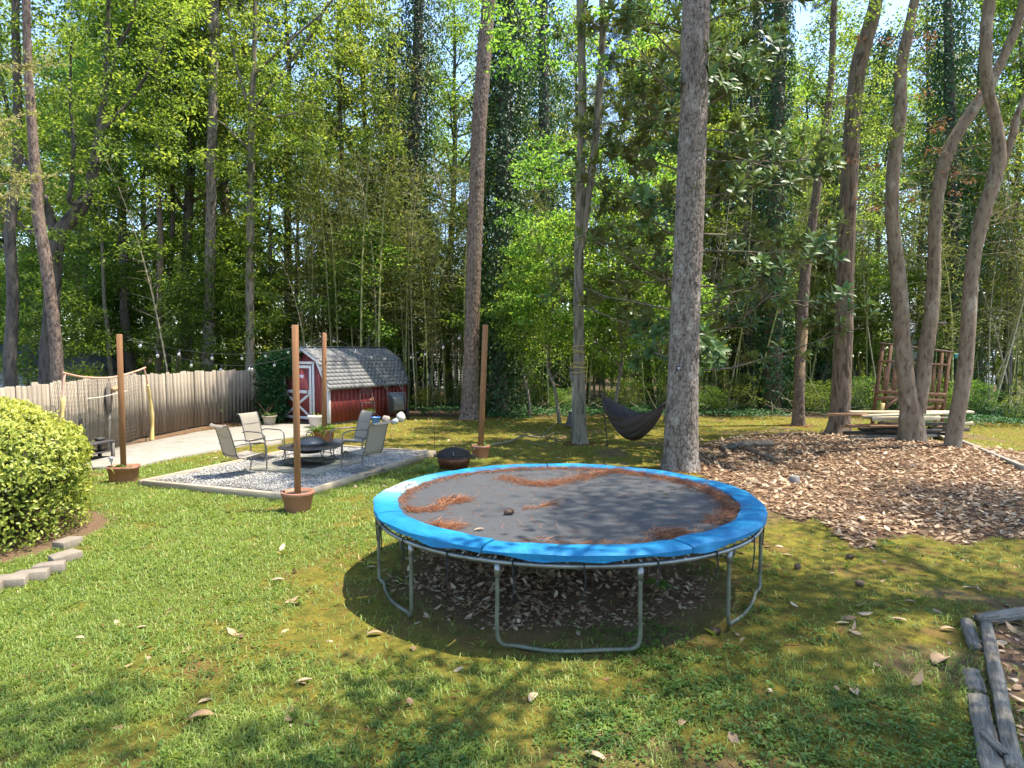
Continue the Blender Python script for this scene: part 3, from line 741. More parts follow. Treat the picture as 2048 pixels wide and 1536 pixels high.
t13, b13 = hero('crooked_tree', 'crooked smooth barked tree at the right edge with a high fork', 15.9,
    [(1903, 912, 37), (1906, 880, 36), (1920, 800, 33), (1932, 720, 33), (1938, 640, 34), (1940, 570, 30), (1950, 500, 31), (1965, 430, 33), (1985, 370, 34), (2000, 310, 32), (1994, 250, 26), (1978, 190, 25), (1970, 140, 26), (1972, 60, 25), (1980, 0, 23), (1988, -140, 17), (1995, -280, 11)], 'bark_smooth', kind='smooth', n=56, step=.04, relief=.010, cell=(.14, .5), flare=.06, seed=13,
    stems=[[(1985, 375, 18), (2005, 330, 15), (2020, 290, 13), (2035, 230, 11), (2045, 200, 10), (2080, 130, 8)]])
# crowns of the right-hand hardwoods: thin airy sprays high up
def spray_crown(o, b, boxes, mat, per=60, L=.085, W=.06, flat=.3, rr=(.3, .6)):
    C = []
    for (x0, x1, y0, y1, Y, sY, k) in boxes:
        for q in range(k): C.append(at(R0.uniform(x0, x1), R0.uniform(y0, y1), Y + R0.normal(0, sY)) - b)
    m = MB(); foliage(m, np.array([tuple(c) for c in C]), R0.uniform(*rr, len(C)), per, L, W, flat=flat); return m.build('crown', mt[mat], o)
spray_crown(t11, b11, [(1620, 1850, -350, 60, 19.4, 1.6, 70), (1600, 1760, 90, 330, 20.5, .8, 34), (1640, 1800, 330, 470, 20.4, .8, 22)], 'leaf_b')
spray_crown(twin, b12, [(1760, 2100, -420, -60, 17.5, 1.6, 110), (1720, 1800, 100, 300, 17.0, .7, 14)], 'leaf_b')
spray_crown(t13, b13, [(1880, 2200, -420, -40, 16.2, 1.8, 90), (2030, 2140, 100, 330, 17, 1, 14)], 'leaf_a')
m = MB(); C = [at(R0.uniform(1690, 1960), R0.uniform(60, 420), 18.2 + R0.normal(0, .7)) - b12 for k in range(26)]
foliage(m, np.array([tuple(c) for c in C]), R0.uniform(.12, .28, 26), 22, .10, .05); m.build('dead_leaves', mt['brown_leaf'], twin)['label'] = 'withered brown leaves still hanging among the stems'
# bare twigs around the right-hand stems
def twigs(o, b, spec, mat):
    m = MB()
    for (x, y, Y, dx, dy, n) in spec:
        for k in range(n):
            p = at(x + R0.uniform(-10, 10), y + R0.uniform(-40, 40), Y) - b
            lp, lr = limb(p, (dx + R0.uniform(-.5, .5), R0.uniform(-.5, .5), dy + R0.uniform(-.3, .4)), R0.uniform(.8, 2.0), .009, bendup=.2, n=7, wob=.22); lr = np.maximum(lr, .004)
            m.tube(lp, lr, 4)
            for q in range(3):
                i = R0.integers(2, 6); sp, sr = limb(lp[i], rdir(1)[0] + (lp[i] - lp[i - 1]) * 5, R0.uniform(.3, .8), .005, n=5, wob=.25); m.tube(sp, np.maximum(sr, .003), 3)
    m.build('twigs', mt[mat], o, True)['kind'] = 'stuff'
twigs(twin, b12, [(1868, 500, 17.2, -1, .1, 4), (1785, 450, 17.2, -1, .4, 4), (1880, 340, 17.2, 1, .3, 3), (1790, 380, 17.2, 1, 0, 3)], 'bark_smooth')
twigs(t13, b13, [(1950, 480, 15.9, 1, .3, 5), (1990, 330, 15.9, -1, .3, 5), (1960, 420, 15.9, 1, -.1, 4), (1975, 180, 15.9, 1, .2, 4)], 'bark_smooth')

# ------------------------------------------------------------------ ivy-clad trunks
def ivy_column(name, label, Y, path, n, thick, bark='bark_dark', lsize=.12, lit=None):
    o, b = hero(name, label, Y, path, bark, kind='ridge', n=20, step=.15, relief=.01, seed=3)
    pts, rad = pxpath(Y, path); pts[0].z = 0
    P = np.array([tuple(p - b) for p in pts]); seg = np.concatenate([[0], np.cumsum(np.linalg.norm(np.diff(P, axis=0), axis=1))])
    n = int(n * 1.5); s = R0.uniform(0, seg[-1], n); Q = np.stack([np.interp(s, seg, P[:, k]) for k in range(3)], -1); r = np.interp(s, seg, rad)
    th = R0.uniform(0, 2 * PI, n)
    bul = .45 + 1.6 * fbm(s * .55 + 3, np.cos(th) * 1.2 + 5, int(Y * 7))
    e = np.stack([np.cos(th), np.sin(th), 0 * th], -1)
    Q = Q + e * (r + thick * bul * R0.uniform(.05, 1, n) ** .7)[:, None]
    D = np.array([0, 0, -1]) + e * .35 + rdir(n) * .55
    mb = MB(); mb.add(*leaf_geo(Q, D, e + rdir(n) * .45 + np.array([0, 0, .35]), R0.uniform(.7, 1.25, n) * lsize, R0.uniform(.7, 1.2, n) * lsize * .9, np.clip(R0.normal(.5, .25, n), 0, 1)))
    mb.build('ivy', mt['ivy'], o)
    return o
ivy_column('ivy_clad_tree', 'dark trunk fully wrapped in ivy just right of the tall middle pine', 25.6,
    [(1000, 835, 34), (1000, 700, 32), (1002, 500, 30), (1008, 300, 28), (1014, 100, 24), (1018, -100, 18)], 12000, .75)
ivy_column('ivy_clad_tree', 'ivy covered trunk with pale sunlit leaves right of the big pine', 27.0,
    [(1543, 822, 44), (1546, 720, 40), (1548, 560, 38), (1552, 380, 34), (1556, 200, 28), (1562, 0, 26), (1566, -160, 20)], 7000, .30, bark='bark_hard')
ivy_column('ivy_clad_tree', 'dark ivy column close behind the big pine and magnolia leaves', 29.5,
    [(1492, 815, 28), (1495, 600, 28), (1500, 400, 24), (1510, 200, 20), (1515, 0, 16)], 6500, .8)
ivy_column('ivy_clad_tree', 'ivy draped leaning trunk seen between the dead pine and the brown hardwood', 30.0,
    [(1640, 815, 22), (1650, 600, 22), (1655, 480, 22), (1690, 330, 20), (1740, 200, 16), (1780, 60, 12)], 6500, .8)
ivy_column('ivy_clad_tree', 'ivy covered trunk seen behind the gap of the forked tree', 28.0,
    [(1905, 815, 26), (1905, 600, 25), (1905, 400, 24), (1900, 200, 22), (1895, 0, 18), (1893, -120, 14)], 8000, .85)
ivy_column('ivy_clad_tree', 'broad ivy covered pine among the bamboo right of the shed', 31.0,
    [(810, 815, 30), (815, 600, 28), (822, 400, 26), (832, 200, 22), (838, 0, 18), (842, -120, 14)], 10000, .9)
ivy_column('ivy_clad_tree', 'ivy hung trunk high above the shed roof', 33.0,
    [(768, 810, 24), (775, 500, 22), (780, 250, 20), (785, 60, 15)], 7000, .8)
ivy_column('ivy_clad_tree', 'ivy wrapped trunk behind the slender rope wound tree', 30.5,
    [(1095, 812, 26), (1090, 500, 24), (1088, 250, 22), (1086, 0, 18), (1085, -100, 14)], 7500, .8)
# ------------------------------------------------------------------ magnolia behind the big pine
def magnolia():
    global R0
    R0 = np.random.default_rng(31)
    b = Vector((4.5, 16.6, -.05)); o = thing('magnolia_tree', 'glossy broad leaved magnolia spreading behind the big foreground pine', 'tree', b)
    tr = MB(); P = np.array([[0, 0, 0], [.05, .1, 1.5], [-.05, .15, 3.5], [.1, .1, 6], [.1, 0, 8.5], [.2, 0, 11]]); tr.tube(P, [.17, .14, .12, .10, .07, .03], 10)
    tips = []
    for k in range(54):
        t = (k + .5) / 54; h = 2.0 + 9.0 * t; a = k * 2.4; base = np.array([.05, .1, h])
        L = (3.6 * (1 - .30 * t)) * R0.uniform(.55, 1.12)
        lp, lr = limb(base, (math.cos(a), math.sin(a) * .8, R0.uniform(-.10, .30)), L, .035, bendup=.15, n=8, wob=.12); tr.tube(lp, lr, 5)
        for q in range(12):
            i = R0.integers(2, 8); side = rdir(1)[0] + (lp[i] - lp[i - 1]) * 2.5; side[2] += .3
            tp, tr_ = limb(lp[i], side, R0.uniform(.3, .85), .012, bendup=.5, n=4); tr.tube(tp, tr_, 4); tips.append((tp[-1], tp[-1] - tp[-2]))
        tips.append((lp[-1], lp[-1] - lp[-2]))
    Pp, D, Nn, Lw, Ww, va = [], [], [], [], [], []
    for p, d in tips:
        d = d / np.linalg.norm(d) + np.array([0, 0, .45]); d /= np.linalg.norm(d); e1 = np.cross(d, (0.3, .2, 1)); e1 /= np.linalg.norm(e1); e2 = np.cross(d, e1); n = R0.integers(9, 14); tone = R0.uniform(.2, .75)
        for j in range(n):
            a = j * 2.4 + R0.uniform(-.3, .3); f = j / n; e = math.cos(a) * e1 + math.sin(a) * e2; sp = 1.25 - .95 * f
            Pp.append(p - d * .10 * (1 - f)); dd = e * sp + d * (.25 + .9 * f) + R0.normal(0, .12, 3) + np.array([0, 0, -.18]); D.append(dd); Nn.append(d * 1.0 - e * .25)
            Lw.append(R0.uniform(.22, .32)); Ww.append(R0.uniform(.09, .125)); va.append(min(1, max(0, tone + R0.normal(0, .12) + (.35 if f > .85 and R0.uniform() < .3 else 0))))
    m = MB(); m.add(*leaf_geo6(np.array(Pp), np.array(D), np.array(Nn), np.array(Lw), np.array(Ww), np.array(va), curl=R0.uniform(.05, .35, len(Pp)), fold=.14))
    tr.build('trunk', mt['bark_grey'], o, True); m.build('crown', mt['magnolia'], o, True)
magnolia()
# ------------------------------------------------------------------ the woods behind
R0 = np.random.default_rng(99)
def pxX(px, Y): return (px - 1024) / FPX * Y
# trunks one can pick out: px, depth, template, scale, bark, label
PICK = [(25, 21, 'pole', 1.15, 'bark_dark', 'dark straight trunk at the left edge in front of the grey shed'),
    (178, 30, 'pole', .8, 'bark_grey', 'thin trunk just right of the spreading oak'),
    (222, 27, 'pole', .6, 'bark_grey', 'slim pale trunk left of the leftmost wooden post'),
    (268, 29, 'hard1', .95, 'bark_dark', 'dark leaning trunk right above the leftmost wooden post'),
    (318, 28, 'pole', .95, 'bark_red', 'reddish trunk above the plank fence, left of its neighbour'),
    (338, 29, 'pole', .9, 'bark_dark', 'dark trunk close beside the reddish trunk above the fence'),
    (384, 29.5, 'hard3', 1.0, 'bark_dark', 'forked dark hardwood just left of the straight grey pine'),
    (440, 29, 'pole', .75, 'bark_dark', 'dark thin trunk directly right of the straight grey pine'),
    (461, 31, 'pole', 1.0, 'bark_pine', 'pale grey trunk left of the slender forked hardwood'),
    (536, 30, 'pole', .75, 'bark_dark', 'dark thin trunk above the right end of the fence'),
    (590, 30, 'pole', .7, 'bark_dark', 'thin dark trunk behind the front wooden post'),
    (735, 36, 'hard3', .95, 'bark_dark', 'dark trunk rising behind the shed roof'),
    (1300, 33, 'hard1', .9, 'bark_dark', 'shadowed trunk deep behind the hammock'),
    (1440, 34, 'hard2', 1.0, 'bark_dark', 'shadowed trunk deep behind the big pine'),
    (1738, 33, 'pole', .8, 'bark_dark', 'dark trunk far behind the lumber pile'),
    (900, 37, 'hard3', .95, 'bark_dark', 'tall tree filling the gap left of the middle pine'),
    (1660, 40, 'hard1', 1.05, 'bark_dark', 'tall tree far behind the thin dead pine'),
    (1845, 41, 'hard2', 1.2, 'bark_dark', 'tall tree far behind the forked tree'),
    (2010, 30, 'hard1', .9, 'bark_dark', 'ivy shaded trunk near the right edge behind the crooked tree')]
for k, (px, Y, key, s, bk, lab) in enumerate(PICK):
    o = plant(key, 'woodland_tree', lab, 'tree', pxX(px, Y), Y, k * 1.3, s, 'woodland trees', bark=bk, crown=('leaf_a', 'leaf_b', 'leaf_pale')[k % 3])
keys = ['hard1', 'hard2', 'hard3', 'hard2', 'hard1', 'pine']
BACK = []
for row, (Y0, step, off) in enumerate(((35, 140, 0), (43, 120, 60), (53, 110, 30))):
    px = -260 + off
    while px < 2320:
        BACK.append((px + R0.uniform(-35, 35), Y0 + R0.uniform(-3, 3), row)); px += step
WHERE = lambda px: 'above the plank fence' if px < 560 else 'above the shed and bamboo' if px < 1000 else 'behind the hammock and big pine' if px < 1560 else 'behind the lumber pile'
for k, (px, Y, row) in enumerate(BACK):
    if row < 2 and (640 < px < 980 or 1650 < px < 1880) and R0.uniform() < .8: continue
    if row < 2 and px > 980 and R0.uniform() < .38: continue      # open sky above the bamboo and by the forked tree
    o = plant(keys[k % 6], 'woodland_tree', ['tall leafy hardwood deep in the woods behind the yard', 'tall thin leaved tree deep in the woods behind the yard', 'tall pale leaved tree deep in the woods behind the yard', 'tall thin leaved tree deep in the woods behind the yard', 'tall leafy hardwood deep in the woods behind the yard', 'tall high crowned pine deep in the woods'][k % 6].replace(' behind the yard', '') + ' ' + WHERE(px), 'tree',
              pxX(px, Y), Y, k * 2.1, R0.uniform(.85, 1.2), 'background woodland trees', crown=None if k % 6 == 5 else ('leaf_a', 'leaf_b', 'leaf_pale', 'leaf_b')[k % 4])
# understory saplings and shrubs along the wood's edge
UND = [(px + R0.uniform(-25, 25), R0.uniform(28.5, 38)) for px in range(560, 2160, 54)] + [(px + R0.uniform(-20, 20), R0.uniform(24, 31)) for px in range(-90, 560, 42)]
for k, (px, Y) in enumerate(UND):
    left = px < 560
    plant(('under1', 'under2')[k % 2], 'understory_sapling', 'leafy green sapling in the woods beyond the plank fence' if left else 'leafy green sapling under the tall trees ' + WHERE(px).replace('above', 'behind'), 'sapling',
          pxX(px, Y), Y, k * 1.7, R0.uniform(.8, 1.15), 'saplings beyond the fence' if left else 'saplings at the back of the yard', crown=('leaf_a', 'leaf_b', 'leaf_a')[k % 3])
for k, (px, Y, s) in enumerate(((1120, 22.5, .85), (1240, 21.5, .9), (1330, 23.5, .8), (1060, 24.5, .8))):
    plant('under1', 'maple_sapling', ['bright green layered sapling left of the rope wound tree', 'bright green layered sapling right of the rope wound tree', 'layered green sapling behind the big pine and hammock', 'layered green sapling beside the ivy wrapped trunk'][k], 'sapling', pxX(px, Y), Y, k * 2., (s, s, s * 1.1), 'layered maple saplings', crown='leaf_b')
SHR = [(860, 28.0, .7), (1000, 28, .6), (1250, 27.5, .9), (1410, 26, .8), (1455, 26.5, 1.1), (1590, 27, .9), (1640, 26, .95), (1725, 26, 1.1), (1940, 25, 1.0), (2060, 23, 1.0), (1120, 27, .7), (1080, 29, .9), (930, 30, .9), (1860, 25, 1.1), (1350, 28, 1.2), (1550, 30, 1.3)]
for k, (px, Y, s) in enumerate(SHR):
    plant('shrub', 'woodland_shrub', 'low leafy shrub along the back edge of the yard', 'shrub', pxX(px, Y), Y, k * 1.1, (s * .95, s * .95, s * .72), 'shrubs along the back edge', crown=('leaf_a', 'leaf_a', 'leaf_b')[k % 3])
# ------------------------------------------------------------------ bamboo grove
def bamboo_template(seed, H=11.5, dry=False):
    global R0
    R0 = np.random.default_rng(seed); m = MB(); n = 30; z = np.linspace(0, H, n); t = z / H
    a = R0.uniform(0, 6.28); bend = R0.uniform(.3, 1.6) * t ** 3
    P = np.stack([bend * math.cos(a), bend * math.sin(a), z - .12 * bend], -1)
    pts, rad = [], []
    for k in range(n):
        r = .034 * (1 - .72 * t[k]); pts += [P[k] - (0, 0, .02), P[k], P[k] + (0, 0, .02)]; rad += [r, r * 1.22, r]
    m.tube(pts, rad, 6)
    lv = MB(); C, D = [], []
    for k in range(9, n):
        for q in range(3):
            d = np.array([*(rdir(1)[0][:2] * 1.2), R0.uniform(.2, .8)]); L = R0.uniform(.5, 1.25) * (1.25 - .5 * t[k])
            lp, lr = limb(P[k], d, L, .007, bendup=-.3, n=5); m.tube(lp, lr, 3, cap=False)
            if not dry or R0.uniform() < .25:
                for s in range(9): i = R0.integers(1, 5); C.append(lp[i] + R0.normal(0, .14, 3)); D.append(np.array([*(rdir(1)[0][:2]), -.55]))
    C, D = np.array(C), np.array(D); k = len(C)
    lv.add(*leaf_geo(C, D, rdir(k) + np.array([0, 0, .8]), R0.uniform(.14, .26, k), R0.uniform(.028, .042, k), np.clip(R0.normal(.5, .25, k), 0, 1)))
    return m.mesh('culm', mt['bamboo_dry' if dry else 'bamboo'], True), lv.mesh('leaves', mt['bamboo_leaf'])
BT = [bamboo_template(201), bamboo_template(202), bamboo_template(203, 13), bamboo_template(204, 10, True)]
R0 = np.random.default_rng(55)
BB = [(R0.uniform(600, 955), R0.uniform(27.5, 35), 0) for k in range(105)] + [(R0.uniform(1000, 1340), R0.uniform(28, 36), 1) for k in range(50)] + [(R0.uniform(1400, 1800), R0.uniform(27, 36), 2) for k in range(60)] + [(R0.uniform(1850, 2120), R0.uniform(25, 33), 3) for k in range(28)] + [(R0.uniform(1950, 2120), R0.uniform(25, 30), 3) for k in range(10)]
BL = [('slender bamboo culm in the grove behind the red shed', 'bamboo behind the shed'), ('slender bamboo culm behind the hammock and ivy trunk', 'bamboo behind the hammock'), ('slender bamboo culm between the big pine and the lumber pile', 'bamboo right of the big pine'), ('slender bamboo culm behind the forked and crooked trees', 'bamboo at the right edge')]
for k, (px, Y, g) in enumerate(BB):
    x = pxX(px, Y); i = R0.integers(0, 4); lean = .045 if g < 2 else .12
    o = thing('bamboo', BL[g][0].replace('slender', 'dry tan' if i == 3 else 'slender green'), 'bamboo', (x, Y, hz1(x, Y) - .05), R0.uniform(0, 6.28), BL[g][1])
    o.rotation_euler = (R0.normal(0, lean), R0.normal(0, lean), R0.uniform(0, 6.28)); s = R0.uniform(.7, 1.15); o.scale = (R0.uniform(.9, 1.5),) * 2 + (s,)
    link('culm', BT[i][0], o)
    if not (g == 2 and R0.uniform() < .35): link('leaves', BT[i][1], o)
o = thing('bamboo', 'single pale yellow bamboo culm leaning over the plank fence beside the grey pine', 'bamboo', (pxX(348, 24), 24, -.05)); o.rotation_euler = (0, -.13, 1.)
link('culm', BT[3][0], o); link('leaves', BT[3][1], o)
for px, Y, ln in ((722, 26, -.01), (757, 26.5, -.03)):
    o = thing('bamboo', 'thick yellow bamboo culm standing right behind the shed roof' if px < 740 else 'thick yellow bamboo culm behind the middle of the shed roof', 'bamboo', (pxX(px, Y), Y, -.05)); o.rotation_euler = (0, ln, 2.); o.scale = (1.6, 1.6, 1.1)
    link('culm', BT[2][0], o); link('leaves', BT[2][1], o)
# a far-off mass of leaves that closes the view
R0 = np.random.default_rng(66)
m = MB(); C = np.stack([R0.uniform(-60, 62, 4200), R0.uniform(58, 78, 4200), R0.uniform(0, 1, 4200) ** 1.3 * 12], -1)
foliage(m, C, R0.uniform(.9, 1.9, 4200), 26, .36, .25); stuff(m.build('far_woods', mt['leaf_a']), 'far green woods closing the view behind the trees', 'woods')
# ================================================================== THINGS
R0 = np.random.default_rng(123)
mt['galv'] = M2('galvanised_steel', (.16, .165, .155), (.34, .345, .33), 4, .45, .15, .003, metallic=.75, detail=8)
mt['galv_green'] = M2('algae_steel', (.075, .085, .045), (.20, .20, .155), 5, .6, .2, .003, metallic=.35, detail=8)
mt['black_web'] = M2('black_webbing', (.012, .012, .013), (.03, .03, .032), 40, .85, .3, .002)
def mk_tmat():
    m, nt, N, L, b = nodes('trampoline_mat')
    n = noise(N, L, 3, 6, .7); n2 = noise(N, L, 90, 3, .7)
    c = mixc(N, L, n, (.030, .032, .037), (.058, .059, .064)); c = mixc(N, L, ramp(N, L, n2, [(.5, (0, 0, 0)), (.72, (1, 1, 1))]), c, (.11, .105, .10))
    L.new(c, b.inputs['Base Color']); b.inputs['Roughness'].default_value = .62
    bump(N, L, b, noise(N, L, 260, 2, .5), .25, .002); return m
def mk_pad():
    m, nt, N, L, b = nodes('blue_vinyl')
    n = noise(N, L, 2.2, 7, .7); n2 = noise(N, L, 26, 5, .7)
    c = mixc(N, L, ramp(N, L, n, [(.35, (0, 0, 0)), (.65, (1, 1, 1))]), (.004, .110, .270), (.014, .230, .420))
    c = mixc(N, L, ramp(N, L, n2, [(.60, (0, 0, 0)), (.78, (.5, .5, .5))]), c, (.09, .24, .38))
    tc = N.new('ShaderNodeTexCoord').outputs['Object']
    sx = N.new('ShaderNodeSeparateXYZ'); L.new(tc, sx.inputs[0])
    # the far left of the pad is bleached and peeled by weather
    d = N.new('ShaderNodeVectorMath'); d.operation = 'DISTANCE'; L.new(tc, d.inputs[0]); d.inputs[1].default_value = (-1.97, .45, .87)
    f = math_(N, L, 'ADD', d.outputs['Value'], math_(N, L, 'MULTIPLY', math_(N, L, 'SUBTRACT', n2, .5), .9))
    f1 = ramp(N, L, f, [(.16, (1, 1, 1)), (.34, (0, 0, 0))])
    d2 = math_(N, L, 'ADD', d.outputs['Value'], math_(N, L, 'MULTIPLY', math_(N, L, 'SUBTRACT', n, .5), .9))
    f2 = ramp(N, L, d2, [(.35, (.8, .8, .8)), (1.1, (0, 0, 0))])
    c = mixc(N, L, f2, c, (.13, .38, .50)); c = mixc(N, L, f1, c, (.52, .57, .58))
    L.new(c, b.inputs['Base Color']); b.inputs['Roughness'].default_value = .55
    bump(N, L, b, noise(N, L, 9, 7, .75), .7, .02); b.inputs['Specular IOR Level'].default_value = .3; return m
mt['tmat'], mt['pad'] = mk_tmat(), mk_pad()
tr = thing('trampoline', 'large round trampoline with faded blue pad and galvanised frame on the lawn', 'trampoline', TC)
RR_, ZR = 2.085, .845
RAIL = .75
MB().tube([(RR_ * math.cos(t), RR_ * math.sin(t), RAIL + .006 * math.sin(3 * t)) for t in np.linspace(0, 2 * PI, 97)[:-1]], .022, 10, closed=True).build('top_rail', mt['galv'], tr, True)
MR = 1.90; prof = MB(); nr, na = 14, 96
V = [(0, 0, ZR + .012)]
for i in range(1, nr):
    r = MR * i / (nr - 1)
    for j in range(na): t = j * 2 * PI / na; V.append((r * math.cos(t), r * math.sin(t), ZR + .012 - .045 * (1 - (r / MR) ** 2) + .004 * math.sin(5 * t + r * 3)))
F = [(0, 1 + j, 1 + (j + 1) % na) for j in range(na)] + [(1 + (i - 1) * na + j, 1 + i * na + j, 1 + i * na + (j + 1) % na, 1 + (i - 1) * na + (j + 1) % na) for i in range(1, nr - 1) for j in range(na)]
prof.add(V, F); prof.build('jumping_mat', mt['tmat'], tr, True)
sp = MB().tube([(0, 0, 0), (.20, 0, 0)], .011, 5); spm = sp.mesh('spring', mt['galv'], True)
for k in range(84):
    t = k * 2 * PI / 84; link('spring', spm, tr, (1.885 * math.cos(t), 1.885 * math.sin(t), ZR - .004), (0, .36, t))
seams = [-.35, .42, 1.12, 1.62, 2.28, 2.98, 3.55, 4.3, 5.15]
for k in range(len(seams)):
    a0, a1 = seams[k], seams[k + 1] if k + 1 < len(seams) else seams[0] + 2 * PI
    m = MB(); n = max(8, int((a1 - a0) / .06)); dz = R0.uniform(-.008, .008); V = []
    for i in range(n + 1):
        t = a0 + .004 + (a1 - a0 - .008) * i / n; w = .012 * math.sin(9 * t + k) + .009 * math.sin(23 * t + 2 * k)
        puff = .016 * math.sin(PI * min(1, max(0, i / n))) ** .2 + .006 * math.sin(31 * t + k)
        for r, z in ((1.882 + w, ZR + .020), (1.890 + w, ZR + .030 + puff * .3), (1.97, ZR + .034 + puff * .6), (2.06, ZR + .036 + puff * .7), (2.125 + w * .6, ZR + .031 + puff * .3), (2.145 + w, ZR + .018), (2.143 + w, ZR - .026 + w * 1.5), (2.135, ZR - .026 + w * 1.5), (2.118, ZR + .016), (1.885, ZR + .012)):
            V.append((r * math.cos(t), r * math.sin(t), z + dz))
    q = 10; F = [(i * q + j, (i + 1) * q + j, (i + 1) * q + (j + 1) % q, i * q + (j + 1) % q) for i in range(n) for j in range(q)] + [tuple(range(q)), tuple(range(n * q, n * q + q))[::-1]]
    m.add(V, F); o = m.build('pad_section', mt['pad'], tr, True); es = o.modifiers.new('crease', 'EDGE_SPLIT'); es.split_angle = math.radians(38)
    if k == 5: o['label'] = 'bleached and peeling pad section with dark faded print'
# remains of dark printed lettering on the bleached section
mt['ink'] = M2('black_print', (.02, .02, .022), (.06, .06, .06), 60, .7, 0)
def ring_pt(r, t, z=ZR + .082): return (r * math.cos(t), r * math.sin(t), z)
ltr = MB()
for (r, t, w, h, rt) in ((1.92, 2.93, .08, .022, .2), (1.96, 2.92, .025, .045, .2), (1.91, 2.88, .03, .06, .3), (1.95, 2.86, .06, .02, .5), (1.92, 2.84, .02, .07, .1), (1.98, 2.885, .045, .018, .2), (2.03, 2.95, .07, .02, .25), (2.03, 2.90, .035, .025, .0)):
    ltr.box(ring_pt(r, t, ZR + .0515), (w, h, .0015), RZ(t - 1.2 + rt))
ltr.build('faded_print', mt['ink'], tr)['kind'] = 'stuff'
for k in range(6):
    mid = math.radians(206 + 60 * k); hs = math.radians(16.5)
    lg = MB()
    a, b_ = mid - hs, mid + hs
    P = [(RR_ * math.cos(a), RR_ * math.sin(a), RAIL), (RR_ * math.cos(a), RR_ * math.sin(a), .45), (RR_ * math.cos(a), RR_ * math.sin(a), .13), (RR_ * .995 * math.cos(a + .025), RR_ * .995 * math.sin(a + .025), .05)]
    for f in np.linspace(.12, .88, 6): P.append((RR_ * .975 * math.cos(a + (b_ - a) * f), RR_ * .975 * math.sin(a + (b_ - a) * f), .026 + .008 * math.sin(f * 9 + k)))
    P += [(RR_ * .995 * math.cos(b_ - .025), RR_ * .995 * math.sin(b_ - .025), .05), (RR_ * math.cos(b_), RR_ * math.sin(b_), .13), (RR_ * math.cos(b_), RR_ * math.sin(b_), .45), (RR_ * math.cos(b_), RR_ * math.sin(b_), RAIL)]
    lg.tube(bez(P, 5), .0185, 10); leg = lg.build('leg_frame', mt['galv_green'], tr, True)
    for an in (a, b_):
        MB().tube([(RR_ * math.cos(an), RR_ * math.sin(an), RAIL - .015), (RR_ * math.cos(an), RR_ * math.sin(an), RAIL - .12)], .027, 10).build('leg_socket', mt['galv'], leg, True)
        for hz_ in (.16, .22):
            MB().tube([(RR_ * 1.001 * math.cos(an) + .027 * math.cos(an), RR_ * math.sin(an) * 1.001 + .027 * math.sin(an), ZR - hz_), (RR_ * math.cos(an) + .031 * math.cos(an), RR_ * math.sin(an) + .031 * math.sin(an), ZR - hz_)], .005, 6).build('bolt', mt['black_web'], leg)
for k, t in enumerate((-2.95, -2.72, -2.45, -2.16, -1.86, -1.58, -1.28, -.98, -.66, -.33, -.05, .6, 1.5, 2.4)):
    L_ = (.26, .22, .20, .24, .30, .22, .16, .20, .28, .22, .16, .2, .2, .2)[k]; x, y = math.cos(t), math.sin(t); tx, ty = -y, x; m = MB()
    m.tube([(x * (RR_ + .030 * math.cos(q)), y * (RR_ + .030 * math.cos(q)), RAIL + .030 * math.sin(q)) for q in np.linspace(0, 2 * PI, 13)[:-1]], .006, 5, closed=True)
    pts = [Vector((x * 2.112, y * 2.112, RAIL - .015)), Vector((x * 2.108 + tx * .01, y * 2.108 + ty * .01, RAIL - .02 - L_ * .5)), Vector((x * 2.10 - tx * .012, y * 2.10 - ty * .012, RAIL - .02 - L_))]
    m.tube(bez(pts, 4), .0065, 5); m.build('strap', mt['black_web'], tr, True)

